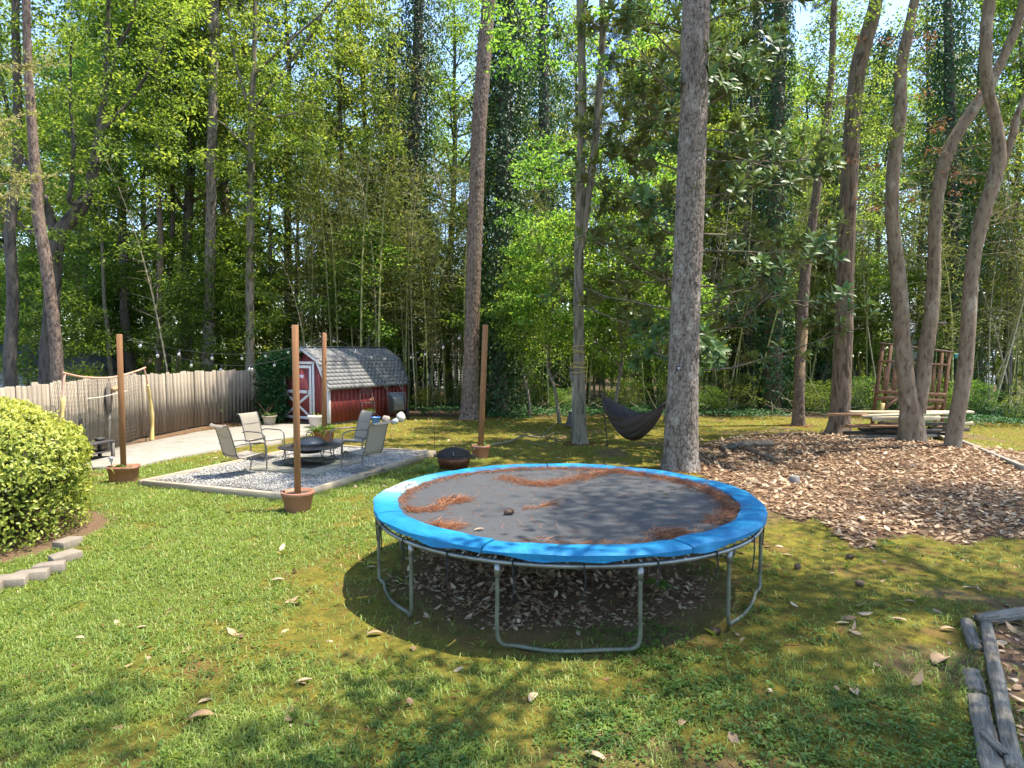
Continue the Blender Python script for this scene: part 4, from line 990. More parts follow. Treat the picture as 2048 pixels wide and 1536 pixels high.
# pine needles blown into drifts on the mat
def needle_drift():
    r = np.random.default_rng(8); P, D = [], []
    def line(pts, n, w, spread=.7):
        pts = np.array(pts, float); s = np.concatenate([[0], np.cumsum(np.linalg.norm(np.diff(pts, axis=0), axis=1))])
        for q in range(n):
            u = r.uniform(0, s[-1]); x, y = np.interp(u, s, pts[:, 0]), np.interp(u, s, pts[:, 1]); k = min(len(pts) - 2, np.searchsorted(s, u) - 1 if u > 0 else 0); d = pts[k + 1] - pts[k]; a = math.atan2(d[1], d[0]) + r.normal(0, spread)
            P.append((x + r.normal(0, w), y + r.normal(0, w))); D.append((math.cos(a), math.sin(a)))
    def g(px, py): p = gnd(px, py, ZR + .01); return (p.x - TC.x, p.y - TC.y)
    edge = lambda a0, a1, rr: [(rr * math.cos(t), rr * math.sin(t)) for t in np.linspace(a0, a1, 24)]
    line(edge(.95, 2.1, 1.79), 800, .035); line(edge(-.35, .95, 1.78), 1400, .06); line(edge(2.1, 3.3, 1.82), 650, .03); line(edge(-1.9, -.9, 1.83), 260, .025)
    line([g(1000, 952), g(1040, 962), g(1090, 966), g(1150, 955), g(1210, 944), g(1260, 940)], 1500, .07, .8)
    line([g(805, 1015), g(830, 1022), g(870, 1018), g(895, 1003), g(915, 997)], 600, .035, .5); line([g(880, 1000), g(900, 1000), g(925, 997)], 350, .05, .9)
    line([g(845, 1050), g(880, 1058), g(905, 1052)], 550, .07, .6); line([g(1040, 1013), g(1070, 1010), g(1105, 1002)], 130, .025, .4)
    line([g(1310, 1075), g(1340, 1068), g(1355, 1065)], 320, .06, 1.2); line([g(1425, 1050), g(1445, 1035), g(1475, 1015)], 550, .06, .9)
    for q in range(260):
        a, rr = r.uniform(0, 6.28), 1.7 * math.sqrt(r.uniform(0, 1)); P.append((rr * math.cos(a), rr * math.sin(a))); b = r.uniform(0, 6.28); D.append((math.cos(b), math.sin(b)))
    P, D = np.array(P), np.array(D); ok = np.hypot(P[:, 0], P[:, 1]) < 1.86; P, D = P[ok], D[ok]; n = len(P)
    z = ZR + .016 - .045 * (1 - (np.hypot(P[:, 0], P[:, 1]) / 1.90) ** 2) + r.uniform(.0, .05, n) ** 1.2
    m = MB(); m.add(*leaf_geo(np.stack([P[:, 0] + TC.x, P[:, 1] + TC.y, z], -1), np.stack([D[:, 0], D[:, 1], r.normal(0, .2, n)], -1), np.tile([0, 0, 1.], (n, 1)), r.uniform(.09, .19, n), np.full(n, .0045), np.clip(r.normal(.5, .3, n), 0, 1), droop=.05, fold=0))
    return m
stuff(needle_drift().build('pine_needles', mt['straw']), 'orange brown pine needles drifted across the trampoline mat', 'pine needles')
def pinecone(p, label, s=1., rz=0.):
    m = MB()
    for i in range(9):
        for j in range(8):
            f = i / 8; rr = .028 * math.sin(PI * (.12 + .8 * f)) ; a = j * PI / 4 + i * .4; c = Vector((-.045 + .09 * f, rr * math.cos(a), rr * math.sin(a)))
            n_ = Vector((.5, math.cos(a), math.sin(a))).normalized(); e = n_.cross(Vector((1, 0, 0))).normalized()
            m.add([c - e * .009, c + e * .009, c + n_ * .012 + e * .006, c + n_ * .012 - e * .006], [(0, 1, 2, 3)])
    m.tube([(-.045, 0, 0), (-.02, 0, 0), (.02, 0, 0), (.05, 0, 0)], [.010, .024, .024, .006], 8)
    o = m.build('pinecone', M2('cone_scale', (.10, .06, .04), (.22, .15, .10), 30, .8, .3, .003), loc=p, rot=(.1, 0, rz)); o.scale = (s,) * 3
    return tag(o, label, 'pinecone')
pinecone(gnd(1017, 1024, ZR + .005), 'dark pinecone lying alone near the middle of the trampoline mat', 1.1, .4)
pinecone(gnd(909, 994, ZR + .03), 'small pale pinecone on the needle drift at the left of the mat', .8, 1.2)
def single_leaf(px, py, z, L, W, rot, label, curl=.35, tone=.85, mat='litter', tilt=.0, group=None):
    p = gnd(px, py, z) if z else None
    if p is None: p = gnd(px, py); p.z = hz1(p.x, p.y) + .018
    nn = 7; v, f = [], []; L, W, curl, tone = L * .85, W * .85, curl * .4, tone * .92
    for i in range(nn):
        t = i / (nn - 1); w = W * .5 * math.sin(PI * (.04 + .92 * t)) ** .75; x = L * (t - .5); zz = curl * L * (.25 - (t - .5) ** 2) * 1.2
        v += [(x, -w, zz + w * .55), (x, 0, zz), (x, w, zz + w * .35 + .02 * t * L)]
        if i:
            b = 3 * i; f += [(b - 3, b, b + 1, b - 2), (b - 2, b + 1, b + 2, b - 1)]
    m = MB(); m.add(v, f, tone); o = m.build('fallen_leaf', mt[mat], None, True, loc=p, rot=(tilt, 0, rot))
    md = o.modifiers.new('thick', 'SOLIDIFY'); md.thickness = .0012
    return tag(o, label, 'leaf', group)
single_leaf(958, 1059, ZR + .012, .13, .045, .5, 'pale dead leaf near the front edge of the trampoline mat', tone=.95)
single_leaf(1330, 990, ZR + .012, .07, .05, .2, 'small fresh green leaf on the right side of the mat', tone=1., mat='weed')
single_leaf(1070, 999, ZR + .012, .10, .02, .3, 'narrow yellowish leaf near the centre of the mat', tone=.9)
m = MB(); q = [gnd(1375, 972, ZR + .03), gnd(1395, 978, ZR + .05), gnd(1412, 985, ZR + .03)]
m.tube(bez(q, 4), .005, 5); m.tube(bez([q[1], gnd(1400, 970, ZR + .06), gnd(1425, 968, ZR + .03)], 4), .004, 5); m.tube([gnd(1340, 979, ZR + .025), gnd(1380, 976, ZR + .03)], .004, 5)
tag(m.build('twig', mt['bark_dark']), 'forked dark twig lying on the right part of the mat', 'twig')

# ------------------------------------------------------------------ wooden posts in pots, with string lights
mt['cedar_post'] = M2('stained_post', (.185, .075, .024), (.300, .135, .048), 1.6, .7, .35, .006, stretch=(12, 12, 1.2), detail=8)
mt['terra'] = M2('terracotta_plastic', (.26, .105, .060), (.36, .165, .100), 5, .65, .2, .004, detail=7)
mt['soil'] = M2('potting_soil', (.03, .02, .014), (.09, .06, .04), 25, .95, .8, .02)
def rosette_plant(parent, c, n, L, W, mat, name='plant', up=.9, r=None, spread=.06):
    r = r or R0; a = r.uniform(0, 6.28, n); P = np.array(c) + np.stack([np.cos(a) * spread * r.uniform(0, 1, n), np.sin(a) * spread * r.uniform(0, 1, n), 0 * a], -1)
    D = np.stack([np.cos(a), np.sin(a), r.uniform(.2, 1.0, n) * up * 2], -1); m = MB()
    m.add(*leaf_geo6(P, D, np.tile([0, 0, 1.], (n, 1)) + rdir(n, r) * .2, r.uniform(.6, 1.2, n) * L, r.uniform(.7, 1.2, n) * W, np.clip(r.normal(.55, .2, n), 0, 1), curl=r.uniform(.3, 1.0, n), fold=.1))
    return m.build(name, mt[mat], parent, True)
def round_pot(parent, r, h, mat='terra'):
    po = MB().lathe([(r * .72, 0), (r * .74, .01), (r * .93, h * .80), (r * .95, h * .81), (r * .95, h * .985), (r * .93, h), (r * .87, h), (r * .86, h * .86), (0, h * .86)], 28).build('pot', mt[mat], parent, True)
    MB().lathe([(r * .955, h * .80), (r * .99, h * .82), (r, h * .985), (r * .975, h * 1.002), (r * .94, h * .99), (r * .948, h * .82)], 28).build('rim', mt[mat], po, True)
    return po
def post_planter(label, px, py, topx, topy, w, kind, rz=0.):
    b = gnd(px, py); o = thing('post_planter', label, 'planter', b); Y = b.y
    top = at(topx, topy, Y) - b; base = Vector((0, 0, .10))
    d = (top - base); Lp = d.length; q = d.to_track_quat('Z', 'Y').to_euler()
    p = MB().bbox((0, 0, Lp / 2), (w, w, Lp), .006); po = p.build('post', mt['cedar_post'], o, loc=base, rot=(q.x, q.y, rz))
    if kind == 'trough':
        t = MB(); n = 20; ring = lambda a, b2, z: [(a * math.copysign(abs(math.cos(k * 2 * PI / n)) ** .5, math.cos(k * 2 * PI / n)), b2 * math.copysign(abs(math.sin(k * 2 * PI / n)) ** .5, math.sin(k * 2 * PI / n)), z) for k in range(n)]
        rows = [ring(.22, .17, 0), ring(.25, .195, .25), ring(.265, .21, .255), ring(.272, .215, .32), ring(.25, .195, .32), ring(.24, .19, .27)]
        F = [(i * n + j, i * n + (j + 1) % n, (i + 1) * n + (j + 1) % n, (i + 1) * n + j) for i in range(5) for j in range(n)] + [tuple(range(5 * n, 6 * n))]
        t.add(sum(rows, []), F); t.build('pot', mt['terra'], o, True, rot=(0, 0, .25))
        MB().lathe([(.235, .275), (.12, .285), (0, .29)], 18, sy=.8).build('soil', mt['soil'], o)
        rosette_plant(o, (-.12, -.06, .28), 24, .13, .05, 'weed'); rosette_plant(o, (.12, -.08, .28), 20, .11, .045, 'weed'); rosette_plant(o, (-.2, -.14, .3), 10, .28, .012, 'grass', up=.2)
    else:
        r, h = kind; round_pot(o, r, h)
        MB().lathe([(r * .865, h * .865), (r * .4, h * .88), (0, h * .89)], 18).build('soil', mt['soil'], o)
    return o, b, b + top
pA, bA, topA = post_planter('leftmost tall square post in a terracotta trough with small plants', 248, 964, 254, 669, .098, 'trough', .5)
pB, bB, topB = post_planter('front tall square post in a plain round terracotta pot', 596, 1022, 588, 650, .10, (.255, .32), .35)
pC, bC, topC = post_planter('leaning square post by the shed in a pot of grassy leaves', 648, 889, 656, 666, .10, (.29, .42), .6)
pD, bD, topD = post_planter('leaning square post in a round pot right of the gravel', 961, 916, 943, 650, .10, (.235, .31), .7)
for k in range(7):
    rosette_plant(pC, (R0.uniform(-.2, .2), R0.uniform(-.22, .1), .36), 34, .34, .03, 'weed', up=.75, spread=.08)
rosette_plant(pD, (-.1, -.05, .27), 14, .14, .05, 'weed'); rosette_plant(pD, (.12, -.02, .27), 12, .22, .03, 'weed', up=1.)
# small solar lamp standing in the trough
o = thing('solar_light', 'small grey solar stake light in the leftmost trough', 'lamp', bA + Vector((-.16, -.12, .28)))
MB().tube([(0, 0, 0), (.005, 0, .14)], .008, 6).build('stake', mt['galv'], o); MB().lathe([(.025, .13), (.03, .15), (.03, .19), (.028, .2)], 10).build('lens', plain('lens', (.55, .55, .52), .2), o, True)
MB().lathe([(.055, .2), (.05, .225), (.02, .235), (0, .236)], 12).build('cap', plain('grey_plastic', (.25, .25, .26), .5), o, True)
# string lights
mt['wire'] = plain('black_wire', (.02, .02, .02), .6)
def glass_mat():
    m, nt, N, L, b = nodes('frosted_bulb'); b.inputs['Base Color'].default_value = (.60, .60, .55, 1); b.inputs['Roughness'].default_value = .15
    b.inputs['Transmission Weight'].default_value = .7; b.inputs['Subsurface Weight'].default_value = 0; return m
mt['bulb'] = glass_mat()
bulb_me = MB().lathe([(.006, -.055), (.014, -.062), (.024, -.076), (.030, -.096), (.026, -.116), (.013, -.127), (0, -.13)], 12).mesh('bulb', mt['bulb'], True)
sock_me = MB().lathe([(.0, .006), (.012, .004), (.015, -.01), (.015, -.05), (.019, -.058), (0, -.06)], 8).mesh('socket', mt['wire'], True)
def string(label, a, b, sag, fr):
    o = thing('string_lights', label, 'string lights', a); d = b - a; pts = []
    f = lambda t: d * t + Vector((0, 0, -4 * sag * t * (1 - t)))
    MB().tube([f(t) for t in np.linspace(0, 1, 28)], .0045, 5).build('cable', mt['wire'], o, True)
    for k, t in enumerate(fr):
        p = f(t); s = link('socket', sock_me, o, p - Vector((0, 0, .01)), (R0.normal(0, .15), R0.normal(0, .15), 0)); link('bulb', bulb_me, s)
    return o
string('upper string of clear bulbs from the leftmost post to the shed post', topA + Vector((0, 0, -.05)), topC + Vector((0, 0, -.05)), .42, (.05, .2, .34, .48, .62, .74, .86))
string('lower sagging string of clear bulbs from the leftmost post to the shed post', topA + Vector((.03, .02, -.10)), topC + Vector((-.02, 0, -.12)), .62, (.10, .24, .38, .52, .53, .66, .8, .92))
string('string of clear bulbs over the shed between the two leaning posts', topC + Vector((.03, 0, -.03)), topD + Vector((0, 0, -.04)), .62, (.04, .20, .33, .42, .61, .70, .82, .93))

# ------------------------------------------------------------------ plank fence, every picket its own piece
mt['picket'] = M2('weathered_picket', (.165, .128, .092), (.345, .290, .222), 2.6, .85, .4, .006, stretch=(9, 9, .9), rnd=.22, detail=9)
def picket_mesh(h, w=.172):
    c = .03; poly = [(-w / 2, 0), (w / 2, 0), (w / 2, h - c), (w / 2 - c, h), (-w / 2 + c, h), (-w / 2, h - c)]
    n = 6; t = .018; v = [(p[0], 0, p[1]) for p in poly] + [(p[0], t, p[1]) for p in poly]
    return MB().add(v, [tuple(range(n)), tuple(range(n, 2 * n))[::-1]] + [(k, n + k, n + (k + 1) % n, (k + 1) % n) for k in range(n)])
PM = [picket_mesh(h).mesh('picket', mt['picket']) for h in (1.80, 1.82, 1.84, 1.81)]
FP = [Vector((-8.55, 8.4, 0)), Vector((-10.75, 18.5, 0)), Vector((-10.45, 21.6, 0)), Vector((-9.35, 24.7, 0))]
fence = thing('plank_fence', 'long weathered dog eared plank fence along the left side of the yard', 'fence', FP[0])
for a, b_ in zip(FP[:-1], FP[1:]):
    d = b_ - a; n = int(d.length / .182); e = d.normalized(); nrm = Vector((e.y, -e.x, 0)); ang = math.atan2(e.y, e.x)
    for k in range(n):
        p = a + e * (k + .5) * (d.length / n) + nrm * R0.uniform(-.004, .006); z = hz1(p.x, p.y) - .03 + R0.uniform(-.012, .012) + .08
        link('picket', PM[R0.integers(0, 4)], fence, p - FP[0] + Vector((0, 0, z)), (R0.normal(0, .006), R0.normal(0, .006), ang))
    for z in (.35, .95, 1.58):
        c = (a + b_) / 2 - nrm * .045 - FP[0]; MB().box((0, 0, 0), (d.length, .04, .085)).build('rail', mt['picket'], fence, loc=c + Vector((0, 0, z)), rot=(0, 0, ang))
    for k in range(int(d.length / 2.4) + 1):
        p = a + e * k * 2.4 - nrm * .115 - FP[0]; MB().box((0, 0, .95), (.09, .09, 1.9)).build('fence_post', mt['picket'], fence, loc=p, rot=(0, 0, ang))

# ------------------------------------------------------------------ soccer goal with sagging bar
mt['yellow'] = M2('faded_yellow_sleeve', (.50, .36, .10), (.66, .52, .24), 6, .8, .3, .01)
mt['pink'] = M2('faded_orange_bar', (.50, .24, .15), (.62, .40, .30), 5, .6, .1, .003)
mt['net'] = plain('dark_net', (.10, .10, .085), .8)
gl, gr_ = Vector((-9.20, 13.2, 0)), Vector((-10.05, 17.75, 0))
goal = thing('soccer_goal', 'worn soccer goal with sagging top bar and yellow padded uprights by the fence', 'soccer goal', gl)
gd = gr_ - gl; ge = gd.normalized(); gn = Vector((-abs(ge.y), ge.x, 0)).normalized()     # towards the fence
def gp(s, z, back=0.): return ge * (gd.length * s) + gn * back + Vector((0, 0, z))
for s in (0, 1):
    bow = .22 if s else -.10
    MB().tube(bez([gp(s, 1.55) + ge * bow * .3, gp(s, 1.9) - ge * bow * .4, gp(s, 2.08) - ge * bow], 5), .022, 8).build('upright', mt['pink'], goal, True)
    MB().tube(bez([gp(s, 0) + ge * bow, gp(s, .5) + ge * bow * 1.3, gp(s, 1.0) + ge * bow, gp(s, 1.45) + ge * bow * .4, gp(s, 1.6)], 5), [.042 + .008 * math.sin(q * .9 + s) + .014 * (q < 12) for q in range(21)], 10).build('sleeve', mt['yellow'], goal, True)
MB().tube(bez([gp(0, 2.08) + ge * .04, gp(.2, 1.96), gp(.5, 1.90), gp(.8, 1.99), gp(1, 2.09) - ge * .1], 7), .024, 8).build('crossbar', mt['pink'], goal, True)
nm = MB(); ns = 46; nz = 21
def netp(s, t):
    top = 2.05 - .30 * (1 - (2 * s - 1) ** 2) * .5; z = top * (1 - t)
    return gp(s, z + .02, .12 + .20 * math.sin(PI * t) * .6 + .10 * t + .03 * math.sin(s * 17))
for k in range(ns + 1):
    nm.tube([netp(k / ns, t) for t in np.linspace(0, 1, 8)], .003, 3, cap=False)
for k in range(nz + 1):
    nm.tube([netp(s, k / nz) for s in np.linspace(0, 1, 16)], .003, 3, cap=False)
nm.build('net', mt['net'], goal)
MB().tube(bez([gp(.26, 1.47, .08), gp(.45, 1.46, .08), gp(.66, 1.50, .08), gp(.76, 1.49, .08), gp(.82, 1.22, .08)], 6), .010, 5).build('cord', plain('white_cord', (.6, .56, .48), .8), goal, True)
# paddle-like weathered board on a stake leaning on the fence inside the goal
o = thing('leaning_oar', 'weathered oar with a dark rounded blade leaning against the fence', 'oar', gl + gp(.66, 0, .36)); o.rotation_euler = (0, 0, math.atan2(ge.y, ge.x))
MB().tube([(-.12, 0, 0), (.05, .02, .8), (.10, .03, 1.0)], [.045, .035, .03], 8).build('shaft', M2('grey_board', (.16, .13, .11), (.27, .23, .19), 4, .9, .4, .01), o, True)
bl = MB(); n = 18; ring = [(.14 + .17 * math.sin(k * 2 * PI / n) * (1.0), .03, 1.35 - .42 * math.cos(k * 2 * PI / n)) for k in range(n)]
bl.add(ring + [(p[0], p[1] + .03, p[2]) for p in ring], [tuple(range(n)), tuple(range(n, 2 * n))[::-1]] + [(k, n + k, n + (k + 1) % n, (k + 1) % n) for k in range(n)])
bl.build('blade', M2('dark_board', (.09, .075, .065), (.17, .14, .12), 6, .9, .3, .01), o)
MB().tube([(.22, -.02, 1.55), (.40, -.02, 1.58)], .07, 10).build('knot', mt['bare_wood'], o, True)
# charred bench beside the goal
mt['char'] = M2('charred_wood', (.018, .017, .018), (.065, .06, .06), 5, .7, .5, .01, stretch=(1, 8, 8))
mt['grey_wood'] = M2('grey_wood', (.12, .105, .09), (.22, .20, .18), 3, .85, .4, .008, stretch=(8, 8, 1))
o = thing('charred_bench', 'black charred wooden bench with two upright slats behind the hedge', 'bench', Vector((-9.62, 14.7, 0)), 1.45)
MB().bbox((0, 0, .42), (.95, .42, .045), .008).build('seat', mt['char'], o); MB().bbox((0, -.02, .20), (.85, .3, .03), .008).build('shelf', mt['char'], o)
for x in (-.42, .42):
    for y in (-.17, .17): MB().bbox((x, y, .20), (.075, .06, .40), .006).build('leg', mt['grey_wood'] if y < 0 else mt['char'], o)
for k, x in enumerate((-.28, .05)):
    MB().bbox((0, 0, .33), (.085, .035, .72 if k else .62), .006).build('back_slat', mt['char'], o, loc=(x, .16, .42), rot=(-.22, -.1, 0))
MB().bbox((.3, .05, .48), (.22, .14, .07), .02).build('block', mt['char'], o)
# thin iron stake stuck beside the goal
m = MB(); p = gnd(291, 887); q = at(295, 853, p.y) - p
m.tube([(0, 0, 0), tuple(q)], .012, 5); m.tube([(-.02, 0, .01), (.22, -.02, .012)], .012, 5); tag(m.build('iron_stake', mt['wire'], loc=p), 'thin black iron stake at the foot of the fence', 'stake')

# ------------------------------------------------------------------ patio chairs
mt['sling'] = leafmat('sling_mesh', [(0, (.33, .285, .225)), (1, (.33, .285, .225))], trans=.22, tcol=.9, rnd=.0, rough=.8)
mt['chair_metal'] = M2('chair_metal', (.14, .13, .115), (.20, .185, .165), 8, .45, .1, .003, metallic=.5)
prof = bez([(.31, 0, .345), (.295, 0, .385), (.25, 0, .415), (.0, 0, .385), (-.19, 0, .365), (-.26, 0, .42), (-.33, 0, .66), (-.40, 0, .90), (-.455, 0, 1.01), (-.50, 0, 1.03), (-.535, 0, .995)], 4)
m = MB(); nn = 8; V = []
for k, p in enumerate(prof):
    for j in range(nn + 1): y = -.25 + .5 * j / nn; sag = .016 * (1 - (y / .25) ** 2); V.append((p[0] + sag * (.9 if k > 18 else .1) * -1, y, p[2] - sag * (.9 if k < 18 else .1)))
F = [(i * (nn + 1) + j, i * (nn + 1) + j + 1, (i + 1) * (nn + 1) + j + 1, (i + 1) * (nn + 1) + j) for i in range(len(prof) - 1) for j in range(nn)]
m.add(V, F); sling_me = m.mesh('sling', mt['sling'], True)
seam_me = MB().tube([(-.372, y, .80 + .0 * y) for y in np.linspace(-.25, .25, 5)], .004, 4).mesh('seam', mt['chair_metal'])
rail_me = MB().tube(prof, .0125, 7).mesh('side_rail', mt['chair_metal'], True)
arm_me = MB().tube(bez([(-.325, 0, .62), (-.20, 0, .645), (.05, 0, .645), (.22, 0, .635), (.315, 0, .58), (.335, 0, .45), (.335, 0, .18), (.315, 0, .05), (.24, 0, .014), (.0, 0, .013), (-.36, 0, .013)], 5), .0145, 8).mesh('arm_frame', mt['chair_metal'], True)
bar_me = MB().tube([(0, -.29, 0), (0, .29, 0)], .0125, 7).mesh('crossbar', mt['chair_metal'], True)
def patio_chair(label, x, y, face):
    o = thing('patio_chair', label, 'chair', (x, y, .085), face, 'sling chairs around the fire table')
    s = link('sling', sling_me, o); link('seam', seam_me, s)
    for sd in (-1, 1): link('side_rail', rail_me, o, (0, sd * .258, 0)); link('arm_frame', arm_me, o, (0, sd * .29, 0))
    link('crossbar', bar_me, o, (-.36, 0, .014)); link('crossbar', bar_me, o, (.0, 0, .365)); link('crossbar', bar_me, o, (-.26, 0, .43))
p = gnd(487, 957); patio_chair('sling patio chair at the left front of the gravel seen from behind its left side', p.x, p.y, math.radians(52))
p = gnd(528, 925); patio_chair('sling patio chair at the left back of the gravel facing right', p.x, p.y, math.radians(-24))
p = gnd(700, 921); patio_chair('sling patio chair at the right back facing the fire table and shed door', p.x, p.y, math.radians(222))
p = gnd(728, 950); patio_chair('sling patio chair at the right front with its back to the camera', p.x, p.y, math.radians(148))

# ------------------------------------------------------------------ fire table with domed lid
mt['dark_iron'] = M2('dark_iron', (.030, .028, .027), (.075, .07, .066), 7, .5, .25, .004, metallic=.4)
mt['lid_steel'] = M2('lid_steel', (.055, .058, .065), (.10, .105, .115), 3, .38, .15, .004, metallic=.55)
FT = gnd(620, 933)
ft = thing('fire_table', 'round black metal fire table with domed lid on the pavers', 'fire table', FT + Vector((0, 0, .09)))
MB().lathe([(.33, .36), (.34, .385), (.60, .375), (.66, .372), (.665, .35), (.655, .345), (.60, .352), (.34, .362)], 40).build('table_top', mt['dark_iron'], ft, True)
MB().lathe([(.335, .38), (.31, .28), (.2, .22), (0, .20)], 28).build('fire_bowl', mt['dark_iron'], ft, True)
lid = MB().lathe([(.355, .415), (.37, .425), (.34, .465), (.25, .525), (.14, .565), (.04, .58), (0, .581)], 36).build('lid', mt['lid_steel'], ft, True)
MB().lathe([(.345, .38), (.352, .415), (.34, .42)], 28).build('lid_rim', mt['dark_iron'], lid, True)
MB().tube(bez([(-.07, 0, .575), (-.06, 0, .64), (0, 0, .665), (.06, 0, .64), (.07, 0, .575)], 5), .010, 6).build('handle', mt['dark_iron'], lid, True)
for k in range(6):
    a = k * PI / 3 + .35; c, s = math.cos(a), math.sin(a)
    MB().tube(bez([(c * .60, s * .60, .355), (c * .52, s * .52, .30), (c * .50, s * .50, .20), (c * .53, s * .53, .10), (c * .60, s * .60, .03), (c * .64, s * .64, .008)], 5), .011, 6).build('leg', mt['dark_iron'], ft, True)
MB().tube([(.515 * math.cos(t), .515 * math.sin(t), .16) for t in np.linspace(0, 2 * PI, 49)[:-1]], .008, 6, closed=True).build('ring_brace', mt['dark_iron'], ft, True)
# copper coloured fire bowl with mesh lid
mt['rust_copper'] = M2('rusted_copper', (.075, .030, .018), (.19, .075, .035), 6, .4, .3, .004, metallic=.65, detail=7)
cb = thing('fire_bowl', 'rusty copper coloured fire bowl with dark mesh lid right of the gravel', 'fire bowl', gnd(908, 938))
MB().lathe([(.0, .02), (.25, .02), (.31, .06), (.345, .16), (.35, .27), (.345, .275), (.33, .16), (.28, .05), (0, .045)], 40).build('bowl', mt['rust_copper'], cb, True)
MB().lathe([(.34, .275), (.42, .283), (.425, .290), (.41, .296), (.34, .29)], 40).build('flange', mt['dark_iron'], cb, True)
ld = MB()
for k in range(12):
    a = k * PI / 6; ld.tube([(.36 * math.cos(a) * math.cos(q), .36 * math.sin(a) * math.cos(q), .295 + .17 * math.sin(q)) for q in np.linspace(0, PI / 2, 8)], .006, 4)
for q in np.linspace(0.05, 1.4, 9): ld.tube([(.36 * math.cos(t) * math.cos(q), .36 * math.sin(t) * math.cos(q), .295 + .17 * math.sin(q)) for t in np.linspace(0, 2 * PI, 33)[:-1]], .005, 4, closed=True)
ld.lathe([(.352, .293), (.33, .36), (.25, .415), (.13, .452), (0, .46)], 28)
lo = ld.build('mesh_lid', M2('sooty_mesh', (.02, .018, .016), (.07, .05, .04), 30, .7, .4, .004, metallic=.3), cb, True)
MB().tube(bez([(-.04, 0, .46), (-.035, 0, .5), (.035, 0, .5), (.04, 0, .46)], 4), .006, 5).build('handle', mt['dark_iron'], lo, True)
MB().tube(bez([(.05, -.37, .30), (.03, -.40, .36), (.02, -.385, .42)], 4), .006, 5).build('hook', mt['galv'], cb, True)
for sx in (-1, 1): MB().tube([(sx * .43 + .0, .05 * math.cos(t), .28 + .05 * math.sin(t)) for t in np.linspace(0, 2 * PI, 13)[:-1]], .006, 5, closed=True).build('side_handle', mt['dark_iron'], cb, True)
# shepherd's hook stake in front of the lawn
hk = MB(); p = gnd(869, 905); top = at(869, 770, p.y) - p
hk.tube(bez([(0, 0, 0), (0, 0, top.z * .5), (0, 0, top.z * .92), (.04, 0, top.z), (.1, 0, top.z * .97), (.1, 0, top.z * .90)], 6), .006, 5)
tag(hk.build('plant_hook', mt['wire'], None, True, loc=p), 'thin black shepherd hook stake behind the copper fire bowl', 'plant hook')
# ------------------------------------------------------------------ red barn shed
R0 = np.random.default_rng(321)
mt['red'] = M2('red_paint', (.150, .022, .020), (.225, .036, .032), 4, .65, .25, .004, stretch=(3, 3, 1), rnd=.12, detail=7)
mt['white'] = M2('white_trim', (.50, .48, .45), (.68, .67, .65), 6, .6, .15, .003, stretch=(2, 2, 1))
mt['shingle'] = M2('asphalt_shingle', (.13, .128, .125), (.215, .21, .205), 20, .9, .5, .006, rnd=.07)
SC = Vector((-6.27, 22.0, 0)); se = Vector((.53, .848, 0)).normalized()
shed = thing('barn_shed', 'small red barn shed with white trimmed door and grey gambrel roof', 'shed', SC, math.atan2(se.y, se.x))
SL, SW = 4.0, 2.4
def prof_z(y):
    y = min(y, SW - y); return 1.45 + (2.26 - 1.45) * y / .5 if y < .5 else 2.26 + (2.64 - 2.26) * (y - .5) / .7
wall_f = MB().add([(0.015, 0, .08), (0.015, SW, .08), (0.015, SW, 1.44), (0.015, SW - .5, 2.25), (0.015, SW / 2, 2.63), (0.015, .5, 2.25), (0.015, 0, 1.44)], [(0, 6, 5, 4, 3, 2, 1)])
wf = wall_f.build('front_wall', mt['red'], shed)
nb = 14
for k in range(nb):
    y0, y1 = SW * k / nb + .002, SW * (k + 1) / nb - .002; z0, z1 = prof_z(y0) - .02, prof_z(y1) - .02
    zm = [(.09), (.09)]
    MB().add([(0, y0, .09), (0, y1, .09), (0, y1, z1), (0, y0, z0), (.014, y0, .09), (.014, y1, .09), (.014, y1, z1), (.014, y0, z0)], [(0, 3, 2, 1), (4, 5, 6, 7), (0, 1, 5, 4), (2, 3, 7, 6), (1, 2, 6, 5), (3, 0, 4, 7)]).build('siding_board', mt['red'], wf)
ws = MB().add([(0.02, .015, .08), (SL, .015, .08), (SL, .015, 1.44), (0.02, .015, 1.44)], [(0, 1, 2, 3)]).build('side_wall', mt['red'], shed)
sb = MB().box((0, 0, .76), (.197, .014, 1.36)).mesh('siding_board', mt['red'])
for k in range(20): link('siding_board', sb, ws, (.12 + k * .2, .007, 0))
MB().add([(SL, 0, .08), (SL, SW, .08), (SL, SW, 1.44), (SL, SW - .5, 2.25), (SL, SW / 2, 2.63), (SL, .5, 2.25), (SL, 0, 1.44)], [(0, 1, 2, 3, 4, 5, 6)]).build('back_wall', mt['red'], shed)
MB().box((SL / 2, SW - .01, .76), (SL - .04, .02, 1.36)).build('far_side_wall', mt['red'], shed)
MB().box((SL / 2, SW / 2, .05), (SL - .1, SW - .1, .10)).build('skid_base', mt['grey_wood'], shed)
